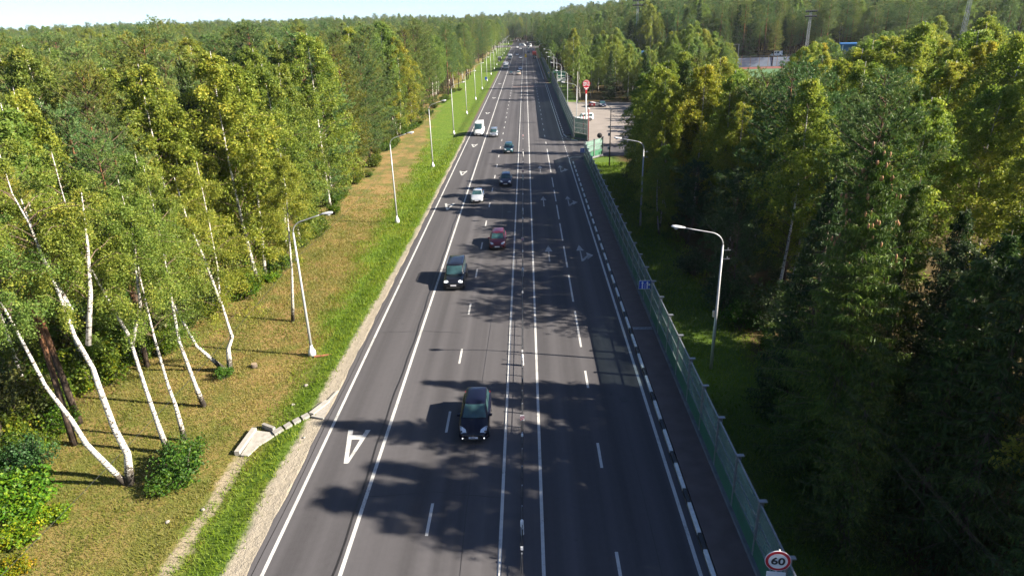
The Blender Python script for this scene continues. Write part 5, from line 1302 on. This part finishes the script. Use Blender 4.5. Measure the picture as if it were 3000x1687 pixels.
ff_ = obj('far_forest', pm_); tag(ff_, 'distant mixed forest of birches and pines reaching the horizon', 'forest', kind='stuff')
ng = bpy.data.node_groups.new('far_forest', 'GeometryNodeTree')
ng.interface.new_socket('Geometry', in_out='INPUT', socket_type='NodeSocketGeometry'); ng.interface.new_socket('Geometry', in_out='OUTPUT', socket_type='NodeSocketGeometry')
N = ng.nodes; Lk = ng.links; gi = N.new('NodeGroupInput'); go = N.new('NodeGroupOutput'); jo = N.new('GeometryNodeJoinGeometry')
def named(n_, t):
    q = N.new('GeometryNodeInputNamedAttribute'); q.data_type = t; q.inputs['Name'].default_value = n_; return q.outputs[0]
cmb = N.new('ShaderNodeCombineXYZ'); Lk.new(named('rz', 'FLOAT'), cmb.inputs[2])
by_mesh = {}
for o in COL.objects:
    if o.type == 'MESH' and o.parent: by_mesh.setdefault(o.data.name, o)
for part in (0, 1):
    gj = N.new('GeometryNodeJoinGeometry')
    src = [m_[part] for k in order for m_ in KIND[k]]
    for me in reversed(src):
        q = N.new('GeometryNodeObjectInfo'); q.transform_space = 'ORIGINAL'; q.inputs['As Instance'].default_value = True
        q.inputs['Object'].default_value = by_mesh[me.name]; Lk.new(q.outputs['Geometry'], gj.inputs[0])
    ip = N.new('GeometryNodeInstanceOnPoints'); Lk.new(gi.outputs[0], ip.inputs['Points']); Lk.new(gj.outputs[0], ip.inputs['Instance'])
    ip.inputs['Pick Instance'].default_value = True; Lk.new(named('ix', 'INT'), ip.inputs['Instance Index']); Lk.new(cmb.outputs[0], ip.inputs['Rotation']); Lk.new(named('sc', 'FLOAT'), ip.inputs['Scale'])
    Lk.new(ip.outputs[0], jo.inputs[0])
Lk.new(jo.outputs[0], go.inputs[0])
md = ff_.modifiers.new('woods', 'NODES'); md.node_group = ng

# --- bushes and undergrowth
BU = [bush('bush', 1.6, 1.2, 26, 2600, .060, 601), bush('bush', 2.0, 1.1, 22, 2400, .065, 602, 'bush_leaf'), bush('bush', 1.3, 1.3, 24, 2200, .08, 603, 'maple_leaf'), bush('bush', 2.4, 1.5, 30, 3200, .07, 604, 'willow_leaf')]
KIND['bush'] = BU; HH['bush'] = 1.0; NAME['bush'] = 'bush'
BG = 'bushes on the forest floor at the left'
def pb_(v, x, y, s_, label, group=BG, col=None, wide=1.0): return plant('bush', x, y, s_, label, group, v, wide, col or (1, 1, 1, 1), name='bush', parts=('stems', 'foliage'), cat='bush')
pb_(0, -19.3, 29.9, 1.35, 'dense green bush around the birch feet next to the drain', col=(.9, .95, .85, 1), wide=1.05); pb_(1, -19.9, 30.9, 1.15, 'taller green bush behind the one next to the drain', col=(.85, .9, .85, 1)); pb_(0, -20.0, 28.8, .8, 'low bright green bush in front of the drain bush', col=(1, 1.05, .8, 1))
pb_(1, -21.9, 41.0, .62, 'little bright green bush at the foot of the forked birch', col=(1.2, 1.2, .8, 1))
for i, (x, y, s_, c) in enumerate([(-26.2, 27.2, 1.0, (1.05, 1.1, .7, 1)), (-25.4, 25.2, .85, (1.15, 1.1, .7, 1)), (-27.6, 28.6, 1.15, (.85, 1.0, .8, 1)), (-24.2, 23.2, .6, (1.45, .9, .5, 1)), (-25.0, 22.0, .8, (.9, 1.05, .7, 1)), (-26.6, 23.9, .9, (1.3, .8, .5, 1))]):
    pb_(2, x, y, s_, ['bright green maple thicket at the left edge, largest clump', 'yellow green maple sapling clump below the largest thicket', 'dark green maple thicket behind the largest clump', 'small orange and yellow maple seedling in the grass', 'green sapling clump in the lower left corner', 'orange tinged maple clump at the left edge'][i], col=c, wide=1.1)
for i, (x, y, s_, c) in enumerate([(-28.2, 26.4, 1.1, (1.0, 1.1, .7, 1)), (-27.4, 24.4, 1.0, (1.1, 1.15, .7, 1)), (-29.2, 28.2, 1.2, (.9, 1.05, .75, 1)), (-26.2, 21.6, .9, (1.0, 1.1, .7, 1)), (-24.6, 26.6, .6, (1.2, 1.15, .65, 1)), (-27.9, 22.6, 1.0, (1.25, .95, .6, 1))]):
    pb_(2, x, y, s_, ['maple bush at the left edge behind the yellow green clump', 'maple bush at the left edge above the corner clump', 'tall maple bush at the left edge under the birch stems', 'low maple bush on the bottom edge, leftmost', 'small yellow maple bush standing out into the clearing', 'rusty tinged maple bush in the lower left corner'][i], col=c, wide=1.15)
pb_(3, -28.4, 30.6, 1.05, 'pale green leafy willow bush at the left edge below the trunks', col=(1.0, 1.35, .9, 1))
for i in range(70):
    y = 27+rng.random()*34; x = edge_left(y)+2.2-7.5*rng.random()
    if x > -25.5 and y < 50: continue
    pb_(int(rng.integers(3)), x, y, .45+.75*rng.random(), 'low undergrowth bush between the trunks at the forest edge', 'undergrowth at the left forest edge', (1.0+.5*rng.random(), 1.0+.15*rng.random(), .65, 1))
for i in range(60):
    y = 26+rng.random()*34; x = edge_left(y)+1.0-9*rng.random()
    pb_([1, 3, 0][i % 3], x, y, 1.1+1.1*rng.random(), 'leafy tall bush filling the space between the trunks at the forest edge', 'undergrowth at the left forest edge', (1.0+.6*rng.random(), 1.05+.15*rng.random(), .7, 1))
for i in range(60):
    y = 60+rng.random()*190; x = edge_left(y)+.6-3*rng.random()
    pb_(int(rng.integers(2)), x, y, .6+.8*rng.random(), 'low undergrowth bush between the trunks at the forest edge', 'undergrowth at the left forest edge', (.9+.5*rng.random(), 1.0, .75, 1))
for i in range(70):
    y = 16+rng.random()*92; x = 15.2+9*rng.random()
    pb_([1, 3, 0][i % 3], x, y, .6+1.0*rng.random(), 'dark shaded bush in the undergrowth behind the noise barrier', 'undergrowth behind the noise barrier', (.8+.3*rng.random(), .95, .8, 1))

# --- grass: countless blades, one object per kind of sward
def blades(name, n, xr, yr, keep, hh, m, label, shift=None):
    X = xr[0]+(xr[1]-xr[0])*rng.random(n); Y = yr[0]+(yr[1]-yr[0])*rng.random(n)**1.35
    k = np.array([keep(x, y) for x, y in zip(X, Y)]); X, Y = X[k], Y[k]; n = len(X); Z = np.array([zt(x, y) for x, y in zip(X, Y)])
    a = rng.random(n)*6.28; h = hh*(.5+rng.random(n))*(1+Y/160); w = .016*(1+Y/45); lx, ly = rng.normal(size=n)*h*.45, rng.normal(size=n)*h*.45
    v = np.stack([np.stack([X-np.cos(a)*w, Y-np.sin(a)*w, Z-.02], 1), np.stack([X+np.cos(a)*w, Y+np.sin(a)*w, Z-.02], 1), np.stack([X+lx, Y+ly, Z+h], 1)], 1).reshape(-1, 3)
    pat = np.array([.55*vnoise(x, y, 2.1)+.75*vnoise(y+7, x, 4.3)-.15 for x, y in zip(X, Y)])
    tag(obj(name, np_mesh(name, v, np.arange(3*n).reshape(n, 3), M[m], np.clip(.25*rng.random(n)*2+.5*pat + (shift(Y) if shift else 0), 0, 1))), label, 'grass', kind='stuff')
wav = lambda x, y: 1.5*(vnoise(x, y, 3.1)-.5)+1.6*(vnoise(y, x, 1.3)-.5)
lush_in = lambda y: -16.2-2.2*sst(y, 35, 75)-8.5*sst(y, 90, 230)
blades('verge_grass', 90000, (-27, -13.5), (18, 150), lambda x, y: rng.random() > sst(y, 85, 150) and x > lush_in(y)+wav(x, y)-1.3*rng.random() and x < -14.10+.85*sst(y, 30, 80)+.22*rng.normal(), .15, 'grass_blade', 'bright green grass on the strip beside the sandy shoulder')
blades('dry_grass', 165000, (-34, -16), (18, 105), lambda x, y: rng.random() > sst(y, 60, 105) and x < lush_in(y)+wav(x, y)+1.2*rng.random() and x > edge_left(y)-3 and not (abs(x+16.95) < .42+.2*rng.random() and y < 34), .10, 'dry_grass_blade', 'dry yellow green grass and litter in the clearing', lambda Y: np.where(Y < 36, -.16, .12))
blades('shade_grass', 30000, (10.2, 17), (14, 112), lambda x, y: True, .16, 'grass_blade', 'shaded green grass strip behind the noise barrier')

# ------------------------------------------------------------------ thin autumn haze over the whole scene
hz = MB().box((0, 900, 38), (5600, 4600, 84)).build('haze', M['black']); hz.data.materials.clear()
hm = bpy.data.materials.new('haze'); hm.use_nodes = True; hn = hm.node_tree.nodes; hn.remove(hn['Principled BSDF'])
pvn = hn.new('ShaderNodeVolumePrincipled'); pvn.inputs['Color'].default_value = (.78, .87, 1.0, 1); pvn.inputs['Density'].default_value = .00006; pvn.inputs['Anisotropy'].default_value = .0
hm.node_tree.links.new(pvn.outputs[0], hn['Material Output'].inputs['Volume']); hz.data.materials.append(hm); tag(hz, 'thin bluish haze hanging over the far woods and road', 'haze', kind='stuff')
